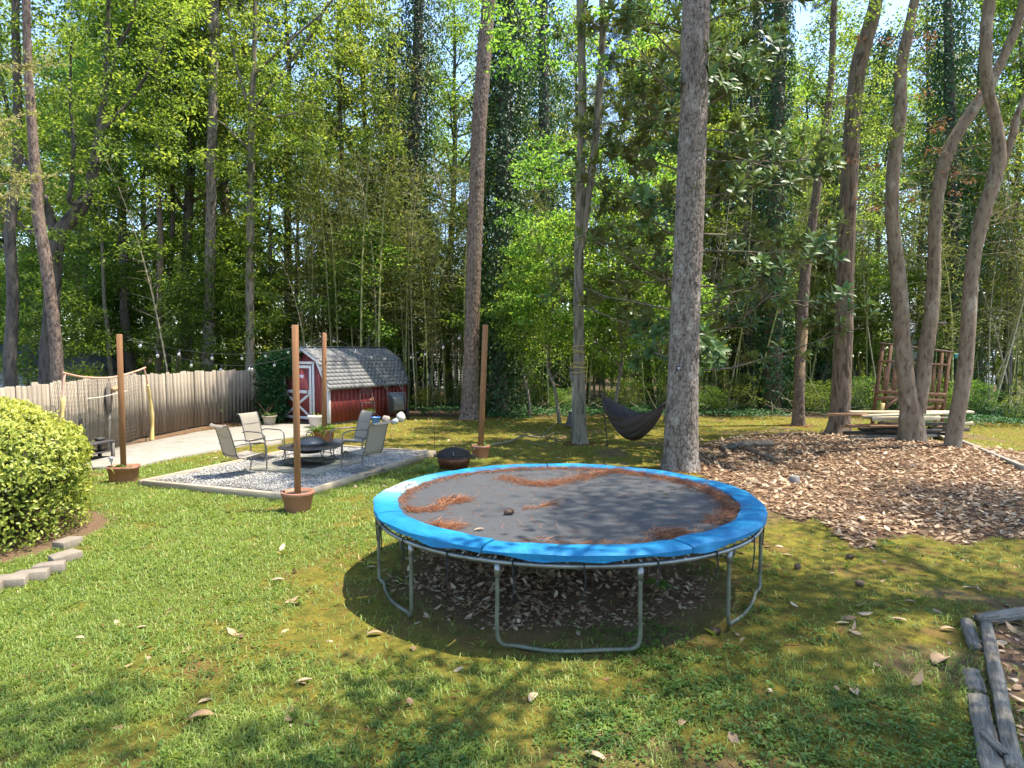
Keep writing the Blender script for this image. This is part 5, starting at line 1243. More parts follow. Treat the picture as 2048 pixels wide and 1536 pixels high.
# door
DY0, DY1, DT = .80, 2.28, 2.08
dr = MB().box((-.022, (DY0 + DY1) / 2, (DT + .16) / 2), (.02, DY1 - DY0 - .01, DT - .17)).build('door', mt['red'], shed)
for (y, z, w, h) in ((DY0 + .055, 1.1, .105, 1.90), (DY1 - .055, 1.1, .105, 1.90), ((DY0 + DY1) / 2, 2.0, 1.26, .10), ((DY0 + DY1) / 2, 1.12, 1.26, .11), ((DY0 + DY1) / 2, .21, 1.26, .10)):
    MB().bbox((-.045, y, z), (.022, w, h), .004).build('door_trim', mt['white'], dr)
for sgn in (-1, 1):
    a, b_ = Vector((-.042 - .006 * sgn, DY0 + .12, .28 if sgn > 0 else 1.05)), Vector((-.042 - .006 * sgn, DY1 - .12, 1.05 if sgn > 0 else .28)); d = b_ - a
    MB().bbox((0, 0, 0), (.012, d.length, .09), .003).build('cross_brace', mt['white'], dr, loc=(a + b_) / 2, rot=(math.atan2(d.z, d.y), 0, 0))
MB().bbox((-.018, DY0 - .07, 1.1), (.03, .10, 2.12), .004).build('door_casing', mt['white'], shed); MB().bbox((-.018, (DY0 + DY1) / 2 - .06, DT + .06), (.03, 1.62, .09), .004).build('door_casing', mt['white'], shed)
MB().bbox((-.008, .035, .74), (.03, .07, 1.34), .004).build('corner_trim', mt['white'], shed); MB().bbox((.04, -.010, .74), (.08, .018, 1.34), .004).build('corner_trim', mt['white'], shed)
MB().box((-.035, 1.32, 1.66), (.006, .20, .11), Matrix.Rotation(.15, 4, 'X')).build('paper_notice', plain('paper', (.75, .75, .78), .8), dr)
MB().tube([(-.06, .98, 1.02), (-.075, .98, 1.1), (-.06, .98, 1.18)], .012, 6).build('handle', mt['wire'], dr)
# gambrel roof in shingle courses
E_, B_, R_ = (-.13, 1.27), (.44, 2.30), (1.2, 2.70)
roof = MB()
pr = [E_, B_, R_, (SW - .44, 2.30), (SW + .13, 1.27)]; pi = [(y * 1.0, z - .045) for y, z in pr]
V = [(x, y, z) for x in (-.13, SL + .10) for (y, z) in pr + pi[::-1]]; n = 10
F = [(k, (k + 1) % n, n + (k + 1) % n, n + k) for k in range(n)] + [(0, 9, 8, 1), (1, 8, 7, 2), (2, 7, 6, 3), (3, 6, 5, 4), (10, 11, 18, 19), (11, 12, 17, 18), (12, 13, 16, 17), (13, 14, 15, 16)]
roof.add(V, F); rf = roof.build('roof', mt['shingle'], shed)
shm = MB().box((0, 0, 0), (.201, .17, .003)).mesh('shingle', mt['shingle'])
for (p, q, rows) in ((E_, B_, 8), (B_, R_, 6)):
    dy, dz = q[0] - p[0], q[1] - p[1]; Ls = math.hypot(dy, dz); an = math.atan2(dz, dy)
    for r in range(rows):
        s = (r + .5) * Ls / rows; ny, nz = -dz / Ls, dy / Ls
        for k in range(21):
            x = -.03 + k * .203 + (.1 if r % 2 else 0); j = R0.uniform(0, .001)
            if x > SL + .02: continue
            link('shingle', shm, rf, (x, p[0] + dy * s / Ls + ny * (.011 + j), p[1] + dz * s / Ls + nz * (.011 + j)), (an - .018, 0, 0))
MB().bbox((0, 0, 0), (SL + .2, .24, .02), .006).build('ridge_cap', mt['shingle'], rf, loc=(SL / 2, 1.2, 2.712))
for (p, q) in ((E_, B_), (B_, R_), (R_, pr[3]), (pr[3], pr[4])):
    dy, dz = q[0] - p[0], q[1] - p[1]; MB().bbox((0, 0, 0), (.03, math.hypot(dy, dz) + .02, .10), .004).build('rake_trim', mt['white'], shed, loc=(-.115, (p[0] + q[0]) / 2 + .02, (p[1] + q[1]) / 2 - .075), rot=(math.atan2(dz, dy), 0, 0))
# ivy on the shed corner and fence end
def leafy_mass(name, label, cat, centre, boxes, per, L, W, mat, stems=8, flat=.6):
    o = thing(name, label, cat, centre); m = MB(); C, rr = [], []
    for (cx, cy, cz, sx, sy, sz, k, r0, r1) in boxes:
        for q in range(k): C.append((cx + R0.uniform(-sx, sx), cy + R0.uniform(-sy, sy), cz + R0.uniform(-sz, sz))); rr.append(R0.uniform(r0, r1))
    foliage(m, np.array(C), np.array(rr), per, L, W, flat=flat); m.build('leaves', mt[mat], o)
    st = MB()
    for k in range(stems):
        c = C[R0.integers(0, len(C))]; st.tube(bez([(c[0] * .3, c[1] * .3, 0), (c[0] * .7, c[1] * .7, c[2] * .5), c], 4), .010, 4)
    st.build('stems', mt['bark_dark'], o, True); return o
p = gnd(566, 846)
leafy_mass('climbing_ivy', 'thick ivy climbing over the left corner of the red shed', 'ivy', (p.x - .35, p.y + .1, 0), [(0, 0, 1.0, .35, .25, 1.0, 70, .15, .32), (.15, .1, 2.1, .5, .3, .35, 40, .15, .3), (.75, -.05, 2.42, .35, .2, .14, 16, .1, .2), (-.4, .2, 1.1, .25, .2, 1.0, 26, .15, .25)], 60, .085, .075, 'ivy')
# ------------------------------------------------------------------ things standing by the shed
wb = thing('wheelbarrow', 'grey wheelbarrow tipped upright against the end of the red shed', 'wheelbarrow', gnd(795, 839), .35)
for s in (-1, 1):
    MB().tube(bez([(s * .20 + .16, -.10, .12), (s * .24 + .06, .02, .6), (s * .28 - .06, .12, 1.12)], 5), .020, 8).build('handle', M2('handle_wood', (.13, .03, .025), (.22, .06, .045), 4, .6, .2, .004), wb, True)
    MB().tube([(s * .28 - .10 + .055 * math.cos(t), .15, 1.25 + .12 * math.sin(t)) for t in np.linspace(0, 2 * PI, 17)[:-1]], .014, 6, closed=True).build('grip', mt['galv'], wb, True)
tz = MB(); rows = [(.28, -.05, .95, .30), (.30, -.10, .60, .30), (.24, -.06, .32, .22), (.10, .06, .24, .1)]
Vt = []
for (x0, y0, z0, dz) in rows: pass
tz.add([(-.33, .10, 1.0), (.30, .10, 1.0), (.36, .12, .22), (-.27, .12, .22), (-.20, -.24, .82), (.20, -.24, .82), (.26, -.20, .36), (-.16, -.20, .36)], [(4, 7, 6, 5), (0, 4, 5, 1), (1, 5, 6, 2), (2, 6, 7, 3), (3, 7, 4, 0)])
to = tz.build('tray', M2('tray_steel', (.075, .080, .082), (.15, .155, .155), 5, .45, .2, .004, metallic=.5), wb); bv = to.modifiers.new('round', 'BEVEL'); bv.width = .05; bv.segments = 3
MB().tube([(-.34, .10, 1.0), (.31, .10, 1.0), (.37, .12, .21), (-.28, .12, .21)], .014, 6, closed=True).build('tray_rim', mt['galv'], wb, True)
wh = MB().tube([(.36, -.10 + .15 * math.cos(t), .19 + .15 * math.sin(t)) for t in np.linspace(0, 2 * PI, 25)[:-1]], .045, 8, closed=True).build('wheel', plain('rubber', (.02, .02, .02), .8), wb, True)
MB().tube([(.34, -.10, .19), (.38, -.10, .19)], .10, 12).build('rim', mt['galv'], wh, True)
for k, (px, py, r, c, lab) in enumerate(((773, 846, .15, (.30, .25, .22), 'rough brownish round stone beside the shed wall'), (801, 843, .17, (.52, .51, .47), 'pale tall rounded stone in front of the wheelbarrow'), (790, 848, .11, (.42, .45, .50), 'small bluish grey stone between two larger stones'), (778, 834, .13, (.07, .07, .06), 'dark mossy stone behind the round stones'))):
    o = MB().blob((0, 0, r * .8), (r, r * .9, r * (1.15 if k == 1 else .95)), 5 + k, 16, 11, .22).build('garden_stone', M2('stone_%d' % k, tuple(x * .75 for x in c), tuple(min(1, x * 1.2) for x in c), 7, .85, .5, .01), None, True, loc=gnd(px, py)); tag(o, lab, 'stone', 'stones beside the shed')
ps = thing('plant_stand', 'black wire plant stand with arched top against the shed wall', 'plant stand', gnd(735, 846), .5)
for (x, y) in ((-.22, -.12), (.22, -.12), (-.22, .12), (.22, .12)): MB().tube([(x, y, 0), (x, y, 1.05 if y > 0 else .75)], .010, 5).build('leg', mt['wire'], ps)
for z in (.28, .72): MB().box((0, 0, z), (.46, .26, .015)).build('shelf', mt['wire'], ps)
MB().tube([(.22 * math.cos(t), .12, 1.05 + .2 * math.sin(t)) for t in np.linspace(0, PI, 13)], .010, 5).build('arch', mt['wire'], ps, True)
for k in range(4): MB().tube([(.06 * math.cos(t) - .12 + .08 * k, .12, 1.08 + .055 * math.sin(t) + .03 * (k in (1, 2))) for t in np.linspace(0, 2 * PI, 11)[:-1]], .006, 4, closed=True).build('scroll', mt['wire'], ps)
o = MB().lathe([(.06, 0), (.075, .10), (.085, .10), (.085, .125), (.07, .125), (.065, .10), (0, .09)], 16).build('clay_pot', mt['terra'], None, True, loc=gnd(735, 846) + Vector((.10, .02, .80)), rot=(0, 1.35, .3)); tag(o, 'small orange clay pot lying on top of the wire stand', 'pot')
o = thing('flower_pot', 'small clay pot with green plant low on the wire stand', 'pot', gnd(735, 846) + Vector((.04, 0, .30))); round_pot(o, .09, .14); rosette_plant(o, (0, 0, .12), 40, .20, .06, 'weed', up=.6)
o = thing('blue_bucket', 'blue bucket half hidden behind the right back patio chair', 'bucket', gnd(752, 853)); MB().lathe([(.12, 0), (.15, .3), (.16, .305), (.16, .32), (.145, .32), (.115, .02), (0, .02)], 20).build('body', plain('blue_plastic', (.06, .19, .48), .4), o, True); MB().tube([(.155 * math.cos(t), 0, .3 + .1 * math.sin(t)) for t in np.linspace(0, PI, 11)], .005, 4).build('handle', mt['wire'], o, True)
def urn(px, py, label, c, r=.21, h=.33):
    o = thing('urn_planter', label, 'pot', gnd(px, py)); mm = M2('urn_' + str(px), tuple(x * .8 for x in c), tuple(min(1, x * 1.15) for x in c), 8, .8, .3, .006)
    MB().lathe([(r * .62, 0), (r * .62, .03), (r * .72, .06), (r * .92, h * .8), (r * .90, h * .84), (r * 1.08, h * .9), (r * 1.08, h), (r * .92, h), (r * .85, h * .85), (0, h * .85)], 24).build('pot', mm, o, True); MB().lathe([(r * .88, h * .87), (0, h * .9)], 16).build('soil', mt['soil'], o); return o
o = urn(539, 852, 'beige ribbed urn with a leafy plant at the end of the fence', (.46, .38, .27), .24, .36); rosette_plant(o, (0, 0, .32), 26, .26, .10, 'weed', up=.8); rosette_plant(o, (-.1, 0, .32), 6, .6, .02, 'straw', up=2.)
o = urn(632, 857, 'pale tapering flower pot in front of the shed door', (.62, .52, .42), .25, .42); rosette_plant(o, (.05, 0, .38), 10, .25, .03, 'weed', up=1.5)
for px, py, lab in ((507, 846, 'broad leaved hosta plant at the foot of the fence'), (433, 848, 'tall green weed growing against the plank fence'), (305, 872, 'small pale weed beside the iron stake')):
    o = thing('garden_weed', lab, 'plant', gnd(px, py))
    if px == 507: [rosette_plant(o, (R0.uniform(-.2, .2), R0.uniform(-.1, .1), .02), 22, .34, .14, 'weed', up=.7, spread=.1) for k in range(3)]
    else: [rosette_plant(o, (R0.uniform(-.16, .16), R0.uniform(-.1, .1), R0.uniform(0, .6 if px == 433 else .1)), 30, .17, .035, 'grass', up=.9, spread=.12) for k in range(7 if px == 433 else 2)]

# ------------------------------------------------------------------ clipped hedge with block edging, front left
def hedge():
    n = 33000; r = R0; d = rdir(n, r); d[:, 2] = np.abs(d[:, 2]) * np.where(r.uniform(0, 1, n) < .70, 1, -.55)
    th, ph = np.arctan2(d[:, 1], d[:, 0]), d[:, 2]
    lump = 1 + .14 * (fbm(th * 2.2 + 10, ph * 3 + 5, 12) - .5) * 2 + .09 * (fbm(th * 7 + 10, ph * 8 + 5, 15) - .5) * 2
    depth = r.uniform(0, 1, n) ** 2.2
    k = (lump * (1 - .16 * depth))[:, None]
    c = np.array([0, 0, .88]); rad = np.array([1.54, 1.66, .98])
    P = c + d * k * rad
    low = P[:, 2] < .85; hr = np.hypot(d[:, 0], d[:, 1]) + 1e-6; wide = np.where(low, (1 - .12 * (.85 - P[:, 2])) / hr, 1); P[:, 0] *= np.where(low, wide, 1); P[:, 1] *= np.where(low, wide, 1); P[:, 2] = np.where(low, r.uniform(.06, .9, n), P[:, 2])
    Nn = d + rdir(n, r) * .45 + np.array([0, 0, .4]); D = np.cross(rdir(n, r), d) + d * .55 + np.array([0, 0, .25])
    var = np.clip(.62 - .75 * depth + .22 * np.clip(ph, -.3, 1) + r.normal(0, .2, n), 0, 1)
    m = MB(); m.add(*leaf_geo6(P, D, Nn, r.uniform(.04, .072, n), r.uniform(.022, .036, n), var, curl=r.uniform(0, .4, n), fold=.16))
    sh, sd, sn, sv = [], [], [], []
    for q in range(170):
        dd = rdir(1, r)[0]; dd[2] = abs(dd[2]); p0 = np.array([0, 0, .85]) + dd * np.array([1.54, 1.66, .98]) * .97; up_ = dd + np.array([0, 0, .7]) + r.normal(0, .3, 3); up_ /= np.linalg.norm(up_); Ls = r.uniform(.05, .17)
        for s in range(9): sh.append(p0 + up_ * Ls * s / 8); sd.append(rdir(1, r)[0] + up_ * .6); sn.append(up_); sv.append(min(1, .55 + .06 * s + r.normal(0, .12)))
    k_ = len(sh); m.add(*leaf_geo6(np.array(sh), np.array(sd), np.array(sn), r.uniform(.035, .06, k_), r.uniform(.018, .03, k_), np.clip(np.array(sv), 0, 1), curl=.2, fold=.16))
    o = thing('clipped_hedge', 'rounded yellow green clipped hedge at the left edge of the lawn', 'hedge', HEDGE_C)
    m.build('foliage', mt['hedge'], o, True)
    MB().blob((0, 0, .86), (1.22, 1.28, .80), 3, 24, 14, .12).build('dark_core', M2('dark_core', (.018, .018, .008), (.045, .04, .018), 12, .95, .5, .02), o, True)  # added solid core: the hedge's inner shade put into its dark colour
    st = MB()
    for q in range(14):
        a = r.uniform(0, 6.28); st.tube(bez([(.3 * math.cos(a), .3 * math.sin(a), 0), (.7 * math.cos(a), .7 * math.sin(a), .4), (1.1 * math.cos(a + .2), 1.1 * math.sin(a + .2), .9)], 4), .018, 5)
    st.build('stems', mt['bark_dark'], o, True)
hedge()
mt['block'] = M2('edging_block', (.15, .12, .088), (.27, .22, .17), 5, .9, .5, .01, detail=8)
for k, (px, py, rz, lab) in enumerate(((128, 1097, 1.45, 'tan edging block at the far end of the hedge bed'), (123, 1126, 1.05, 'tan edging block second from the far end of the hedge bed'), (93, 1148, .35, 'sunlit pale edging block in the middle of the hedge bed rim'), (12, 1176, .25, 'long edging block at the left edge of the photo'), (-44, 1192, .25, 'edging block half out of view at the far left'), (55, 1164, .3, 'edging block in shadow under the hedge'))):
    p = gnd(px, py); m = MB(); w = .33 if k < 3 else .36
    v = [(-w / 2, -.10, 0), (w / 2, -.10, 0), (w / 2 - .03, .11, 0), (-w / 2 + .03, .11, 0)]; m.add(v + [(a * .97, b * .9, .115) for a, b, c in v], [(3, 2, 1, 0), (4, 5, 6, 7)] + [(q, (q + 1) % 4, 4 + (q + 1) % 4, 4 + q) for q in range(4)])
    o = m.build('edging_block', mt['block'], None, False, loc=p + Vector((0, .06, -.01)), rot=(R0.normal(0, .04), R0.normal(0, .04), rz)); b = o.modifiers.new('bev', 'BEVEL'); b.width = .012; b.segments = 2
    tag(o, lab, 'block', 'blocks edging the hedge bed')

# ------------------------------------------------------------------ hammock
mt['hammock'] = M2('brown_cloth', (.040, .028, .024), (.075, .055, .048), 14, .85, .3, .006, stretch=(1, 5, 1))
A_, Bq = at(1203, 787, 17.0), at(1333, 806, 14.35)
hm = thing('hammock', 'dark brown cloth hammock hanging between a stand pole and the big pine', 'hammock', (A_.x, A_.y, 0)); d = Bq - A_; e = Vector((d.x, d.y, 0)).normalized(); nrm = Vector((-e.y, e.x, 0))
m = MB(); nt_, ns_ = 40, 26; V = []
for i in range(nt_ + 1):
    t = .03 + .92 * i / nt_; cl = A_ + d * t; w = math.sin(PI * (i / nt_)) ** .55
    for j in range(ns_ + 1):
        s = j / ns_ * 2 - 1
        ztop = 4 * .46 * t * (1 - t) * (1 if s < 0 else .92); zb = 4 * .96 * t * (1 - t) * (1.08 - .2 * (t - .5))
        z = cl.z - (ztop + (zb - ztop) * (1 - abs(s) ** 1.6)); off = .36 * w * s + .02 * w * math.sin(j * 1.9 + i * .25) ; fold = .022 * w * math.sin(j * 2.4 + t * 5)
        p = Vector((cl.x, cl.y, 0)) + nrm * off + Vector((0, 0, z + fold)) - Vector((A_.x, A_.y, 0)); V.append(tuple(p))
m.add(V, [(i * (ns_ + 1) + j, i * (ns_ + 1) + j + 1, (i + 1) * (ns_ + 1) + j + 1, (i + 1) * (ns_ + 1) + j) for i in range(nt_) for j in range(ns_)]); m.build('cloth', mt['hammock'], hm, True)
rope = plain('grey_rope', (.09, .08, .07), .9)
MB().tube([A_ - Vector((A_.x, A_.y, 0)), A_ + d * .05 - Vector((A_.x, A_.y, .05))], .018, 6).build('rope', rope, hm, True)
MB().tube([A_ + d * .93 - Vector((A_.x, A_.y, .10)), Bq - Vector((A_.x, A_.y, 0))], [.05, .03], 8).build('gathered_end', mt['hammock'], hm, True)
b = gnd(1216, 893); MB().tube(bez([b - Vector((A_.x, A_.y, .05)), (A_ + b) / 2 - Vector((A_.x, A_.y, 0)), A_ - Vector((A_.x, A_.y, -.03))], 4), .015, 6).build('stand_pole', mt['wire'], hm, True)
# ------------------------------------------------------------------ things on the trunks
mt['yrope'] = M2('yellow_rope', (.34, .24, .04), (.48, .38, .10), 30, .8, .4, .003)
ro = thing('tied_rope', 'yellow rope wound round the slender tree trunk with a loose end', 'rope', (at(1158, 725, 17.5)))
for k, (py, dz) in enumerate(((692, .01), (700, -.015), (707, .02), (726, .0), (732, .02), (738, -.02), (744, .01))):
    z = at(1158, py, 17.5).z - at(1158, 725, 17.5).z; r = .185
    MB().tube([(.0 + r * math.cos(t), r * math.sin(t), z + dz * math.cos(t + k) * 2.2) for t in np.linspace(0, 2 * PI, 25)[:-1]], .011, 5, closed=True).build('coil', mt['yrope'], ro, True)
MB().tube(bez([(.18, -.06, .2), (.22, -.08, 0), (.2, -.08, -.3), (.21, -.06, -.55)], 5), .011, 5).build('loose_end', mt['yrope'], ro, True)
ps_ = at(1357, 737, 13.38)
cm = thing('trail_camera', 'small black box with two pale round lenses on the big pine', 'trail camera', ps_)
MB().bbox((0, 0, 0), (.085, .06, .11), .012).build('housing', plain('black_plastic', (.015, .015, .016), .5), cm)
for x in (-.018, .018): MB().tube([(x, -.031, .01), (x, -.036, .01)], .014, 12).build('lens', plain('pale_lens', (.7, .7, .7), .2), cm)
MB().tube([(0, -.031, -.025), (0, -.035, -.025)], .012, 10).build('lens', plain('pale_lens2', (.6, .6, .6), .2), cm)
MB().box((0, .04, .0), (.05, .06, .05)).build('mount', mt['wire'], cm)
bh = thing('bird_house', 'weathered bird house on a post left of the rope wound tree', 'bird house', (pxX(1146, 18.4), 18.4, 0))
MB().tube([(0, 0, 0), (.01, 0, 1.7)], .035, 7).build('post', mt['grey_wood'], bh); MB().bbox((0, 0, 1.86), (.17, .17, .30), .006).build('box', mt['grey_wood'], bh); MB().bbox((0, -.02, 2.04), (.24, .26, .03), .006, Matrix.Rotation(.25, 4, 'X')).build('roof', mt['dark_iron'], bh); MB().tube([(0, -.086, 1.88), (0, -.09, 1.88)], .022, 10).build('entrance', mt['wire'], bh)
bs = thing('bracket_ledge', 'dark sawn stub sticking out of the right fork stem', 'branch stub', at(1872, 648, 17.2)); MB().tube([(-.08, -.05, -.01), (.20, -.10, .015)], [.055, .045], 10).build('stub', mt['bark_dark'], bs, True); MB().tube([(.201, -.10, .015), (.206, -.101, .015)], .038, 10).build('cut_end', mt['bare_wood'], bs)
st = thing('old_stump', 'dark rotten stump beside the slender rope wound tree', 'stump', gnd(1146, 855)); mb, _, _ = trunk_mesh([Vector((0, 0, 0)), Vector((.02, 0, .3)), Vector((-.02, 0, .62))], [.20, .16, .13], 24, .04, kind='ridge', flare=.5, relief=.02); mb.build('trunk', mt['bark_dark'], st, True)

# ------------------------------------------------------------------ lumber pile and wooden play stand
mt['plank_grey'] = M2('plank_grey', (.20, .17, .13), (.36, .31, .25), 2.5, .85, .4, .006, stretch=(1, 9, 9), rnd=.25, detail=8)
mt['plank_pale'] = M2('plank_pale', (.42, .33, .20), (.60, .51, .35), 2.5, .8, .3, .006, stretch=(1, 9, 9), rnd=.15)
mt['plank_dark'] = M2('plank_dark', (.045, .035, .028), (.11, .09, .07), 2.5, .9, .5, .008, stretch=(1, 9, 9), rnd=.3)
mt['plank_brown'] = M2('plank_brown', (.20, .10, .045), (.33, .18, .09), 2.5, .75, .4, .006, stretch=(1, 9, 9), rnd=.15)
YP = 18.3
PL = [  # px0, py0, px1, py1, depth, height, thickness, material, label
    (1655, 829, 1735, 829, 17.9, .085, .05, 'plank_brown', 'orange brown board end sticking out left past the brown hardwood'),
    (1700, 824, 1945, 824, 18.2, .06, .16, 'plank_pale', 'pale long board lying on top of the lumber pile'),
    (1722, 832, 1900, 826, 18.0, .055, .20, 'plank_pale', 'pale wide board second from the top of the lumber pile'),
    (1745, 838, 1880, 836, 17.75, .12, .05, 'plank_pale', 'yellowish beam along the front of the lumber pile'),
    (1730, 835, 1905, 836, 18.5, .05, .2, 'plank_grey', 'grey board under the pale boards of the lumber pile'),
    (1695, 852, 1800, 850, 18.1, .08, .2, 'plank_brown', 'reddish brown beam in the middle left of the lumber pile'),
    (1900, 850, 1946, 846, 18.2, .10, .05, 'plank_pale', 'pale board end sticking out right of the lumber pile'),
    (1720, 858, 1850, 856, 18.3, .06, .25, 'plank_dark', 'dark board in the upper middle of the lumber pile'),
    (1760, 847, 1890, 848, 18.4, .09, .25, 'plank_dark', 'blackened beam behind the yellowish beam'),
    (1690, 866, 1810, 864, 18.2, .09, .25, 'plank_dark', 'dark log like beam at the lower left of the pile'),
    (1735, 872, 1870, 870, 18.1, .07, .22, 'plank_grey', 'grey green board low in the lumber pile'),
    (1715, 880, 1800, 876, 17.8, .06, .18, 'plank_grey', 'mossy short board at the front foot of the pile'),
    (1685, 884, 1830, 882, 17.95, .07, .2, 'plank_dark', 'lowest dark board of the lumber pile on the leaves'),
    (1790, 868, 1900, 868, 18.5, .10, .2, 'plank_dark', 'dark beam low behind the forked tree'),
    (1750, 862, 1880, 861, 18.0, .08, .2, 'plank_dark', 'dark board just below the middle of the pile'), (1700, 876, 1760, 875, 18.05, .10, .14, 'plank_grey', 'short grey timber at the left foot of the pile'), (1740, 853, 1830, 852, 17.85, .06, .1, 'plank_brown', 'brown board under the yellowish beam at the front'), (1860, 858, 1935, 858, 18.4, .12, .2, 'plank_dark', 'dark beam between the forked and crooked trees')]
for (x0, y0, x1, y1, Y, h, tk, mm, lab) in PL:
    a, b = at(x0, y0, Y), at(x1, y1, Y + R0.uniform(-.1, .15)); d = b - a; mid = (a + b) / 2
    mid.z = max(mid.z, h / 2 + hz1(mid.x, mid.y))
    o = MB().bbox((0, 0, 0), (d.length, tk, h), .006).build('plank', mt[mm], None, loc=mid, rot=(R0.normal(0, .03), -math.atan2(d.z, math.hypot(d.x, d.y)), math.atan2(d.y, d.x))); tag(o, lab, 'plank', 'planks in the lumber pile')
for (pa, pb, za, zb_, w, h, mm, lab) in (((1870, 862), (1905, 884), .35, .12, .14, .12, 'plank_brown', 'short square timber leaning on the foot of the crooked tree'), ((1868, 874), (1900, 890), .16, .05, .12, .09, 'plank_pale', 'short pale timber under the leaning square timber'), ((1915, 893), (2045, 948), .25, .04, .10, .14, 'plank_grey', 'long grey timber lying from the crooked tree to the right edge')):
    a, b = gnd(*pa), gnd(*pb); a.z += za * .6; b.z = zb_; d = b - a
    a.z = max(a.z, hz1(a.x, a.y) + .05); b.z = max(b.z, hz1(b.x, b.y) + .05); d = b - a
    o = MB().bbox((0, 0, 0), (d.length, w, h), .008).build('timber_beam', mt[mm], None, loc=(a + b) / 2, rot=(0, -math.atan2(d.z, math.hypot(d.x, d.y)), math.atan2(d.y, d.x))); tag(o, lab, 'timber')
yb = Vector((pxX(1825, 20.4), 20.4, 0)); ys_ = thing('play_stand', 'brown wooden play tower frame with railing behind the lumber pile', 'play tower', yb)
mt['play'] = M2('play_wood', (.105, .048, .021), (.19, .092, .042), 2.5, .75, .4, .006, stretch=(8, 8, 1.2), rnd=.12)
mt['play_dark'] = M2('play_wood_top', (.10, .06, .045), (.17, .11, .085), 2.5, .8, .3, .006, stretch=(1, 8, 8))
def bar(parent, name, x0, y0, x1, y1, w, dpt, mat, Y0=20.4, Y1=20.4):
    a, b = at(x0, y0, Y0) - yb, at(x1, y1, Y1) - yb; a.z = max(a.z, -.05); d = b - a; q = d.to_track_quat('X', 'Z').to_euler(); return MB().bbox((0, 0, 0), (d.length, dpt, w), .006).build(name, mt[mat], parent, loc=(a + b) / 2, rot=q)
bar(ys_, 'post', 1742, 868, 1766, 688, .09, .09, 'play', 20.0, 20.0); bar(ys_, 'post', 1762, 868, 1782, 690, .09, .09, 'play', 20.9, 20.9); bar(ys_, 'post', 1882, 860, 1899, 704, .09, .09, 'play', 20.0, 20.0); bar(ys_, 'post', 1868, 862, 1884, 706, .09, .09, 'play', 20.9, 20.9)
bar(ys_, 'top_rail', 1760, 686, 1904, 704, .045, .12, 'play_dark', 19.95, 19.95); bar(ys_, 'top_rail', 1776, 689, 1890, 703, .045, .12, 'play_dark', 20.95, 20.95); bar(ys_, 'mid_rail', 1756, 722, 1898, 730, .07, .04, 'play', 19.93, 19.93)
bar(ys_, 'floor_beam', 1750, 783, 1892, 790, .12, .05, 'play', 19.93, 19.93); bar(ys_, 'lower_beam', 1748, 796, 1888, 802, .13, .05, 'play', 19.94, 19.94); bar(ys_, 'lower_beam', 1790, 822, 1884, 814, .11, .05, 'play', 20.95, 20.95)
bar(ys_, 'brace', 1763, 822, 1796, 795, .09, .05, 'play', 19.9, 19.9)
for k, px in enumerate((1772, 1790, 1836, 1846, 1857, 1868, 1879)): bar(ys_, 'baluster', px - 3, 783, px + 1, 732, .11 if k > 1 else .14, .02, 'play', 19.97, 19.97)
for px in (1800, 1820, 1840, 1858): bar(ys_, 'baluster', px, 728, px + 2, 695, .05, .03, 'play', 20.9, 20.9)
MB().bbox((0, 0, 0), (1.9, .9, .04), .005).build('deck', mt['play_dark'], ys_, loc=(-.1, .05, at(1820, 786, 20.4).z), rot=(0, .03, 0))
bar(ys_, 'slide_side', 1759, 832, 1765, 806, .10, .14, 'yellow', 19.85, 19.85)
MB().tube([(.0 + .17 * math.cos(t), -.4, at(1825, 727, 20.4).z - .05 + .17 * math.sin(t)) for t in np.linspace(0, PI, 11)], .022, 6).build('grab_handle', plain('teal_plastic', (.03, .28, .24), .4), ys_, True)
MB().bbox((1.35, -.1, at(1915, 712, 20.4).z), (.22, .06, .16), .01).build('teal_panel', plain('teal_plastic2', (.03, .20, .18), .5), ys_)
# ------------------------------------------------------------------ logs, branches, old beams
def log(label, pts, rad, bark, name='rotten_log'):
    P = [gnd(*p) for p in pts]; b = P[0].copy()
    P2 = [Vector((p.x - b.x, p.y - b.y, hz1(p.x, p.y) + r * .75)) for p, r in zip(P, rad)]
    o = thing(name, label, 'log', (b.x, b.y, 0)); mb, _, _ = trunk_mesh(P2, rad, 20, .04, kind='ridge', flare=0, relief=.014, cell=(.05, .4)); 
    mb.f.append(np.array([np.arange(20)[::-1]])); mb.f.append(np.array([np.arange(20) + mb.n - 20])); mb.build('trunk', mt[bark], o, True); return o
log('dark rotten log lying on the leaves right of the big pine', [(1440, 903), (1480, 897), (1552, 896)], [.09, .11, .10], 'bark_dark')
log('broken rotten log crossing under the dark log', [(1490, 902), (1525, 915), (1552, 925)], [.09, .08, .05], 'bark_hard')
log('thin grey log end among the leaves by the rotten logs', [(1450, 896), (1500, 890), (1535, 889)], [.05, .055, .05], 'bark_hard')
sp_ = thing('cut_stump', 'low pale cut stump among the fallen leaves', 'stump', gnd(1588, 966)); MB().lathe([(.12, 0), (.10, .05), (.095, .13), (.08, .14), (0, .135)], 14).build('trunk', mt['grey_wood'], sp_, True)
m = MB(); q = [gnd(985, 893), gnd(1015, 888), gnd(1050, 880), gnd(1085, 878), gnd(1110, 868)]
for v in q: v.z = .05
q[2].z = .12; m.tube(bez(q, 5), np.linspace(.035, .014, 21), 7); m.tube(bez([gnd(1075, 882, .08), gnd(1095, 862, .30), gnd(1112, 845, .42)], 4), .014, 5); m.tube(bez([gnd(1050, 880, .1), gnd(1080, 889, .05), gnd(1125, 880, .06)], 4), .012, 5)
tag(m.build('fallen_branch', mt['bark_grey'], None, True), 'long grey fallen branch left of the slender rope wound tree', 'branch')
mt['old_beam'] = M2('silvered_beam', (.10, .080, .058), (.30, .265, .215), 3, .9, .9, .02, stretch=(1.2, 14, 14), detail=9, lo=.35, hi=.65)
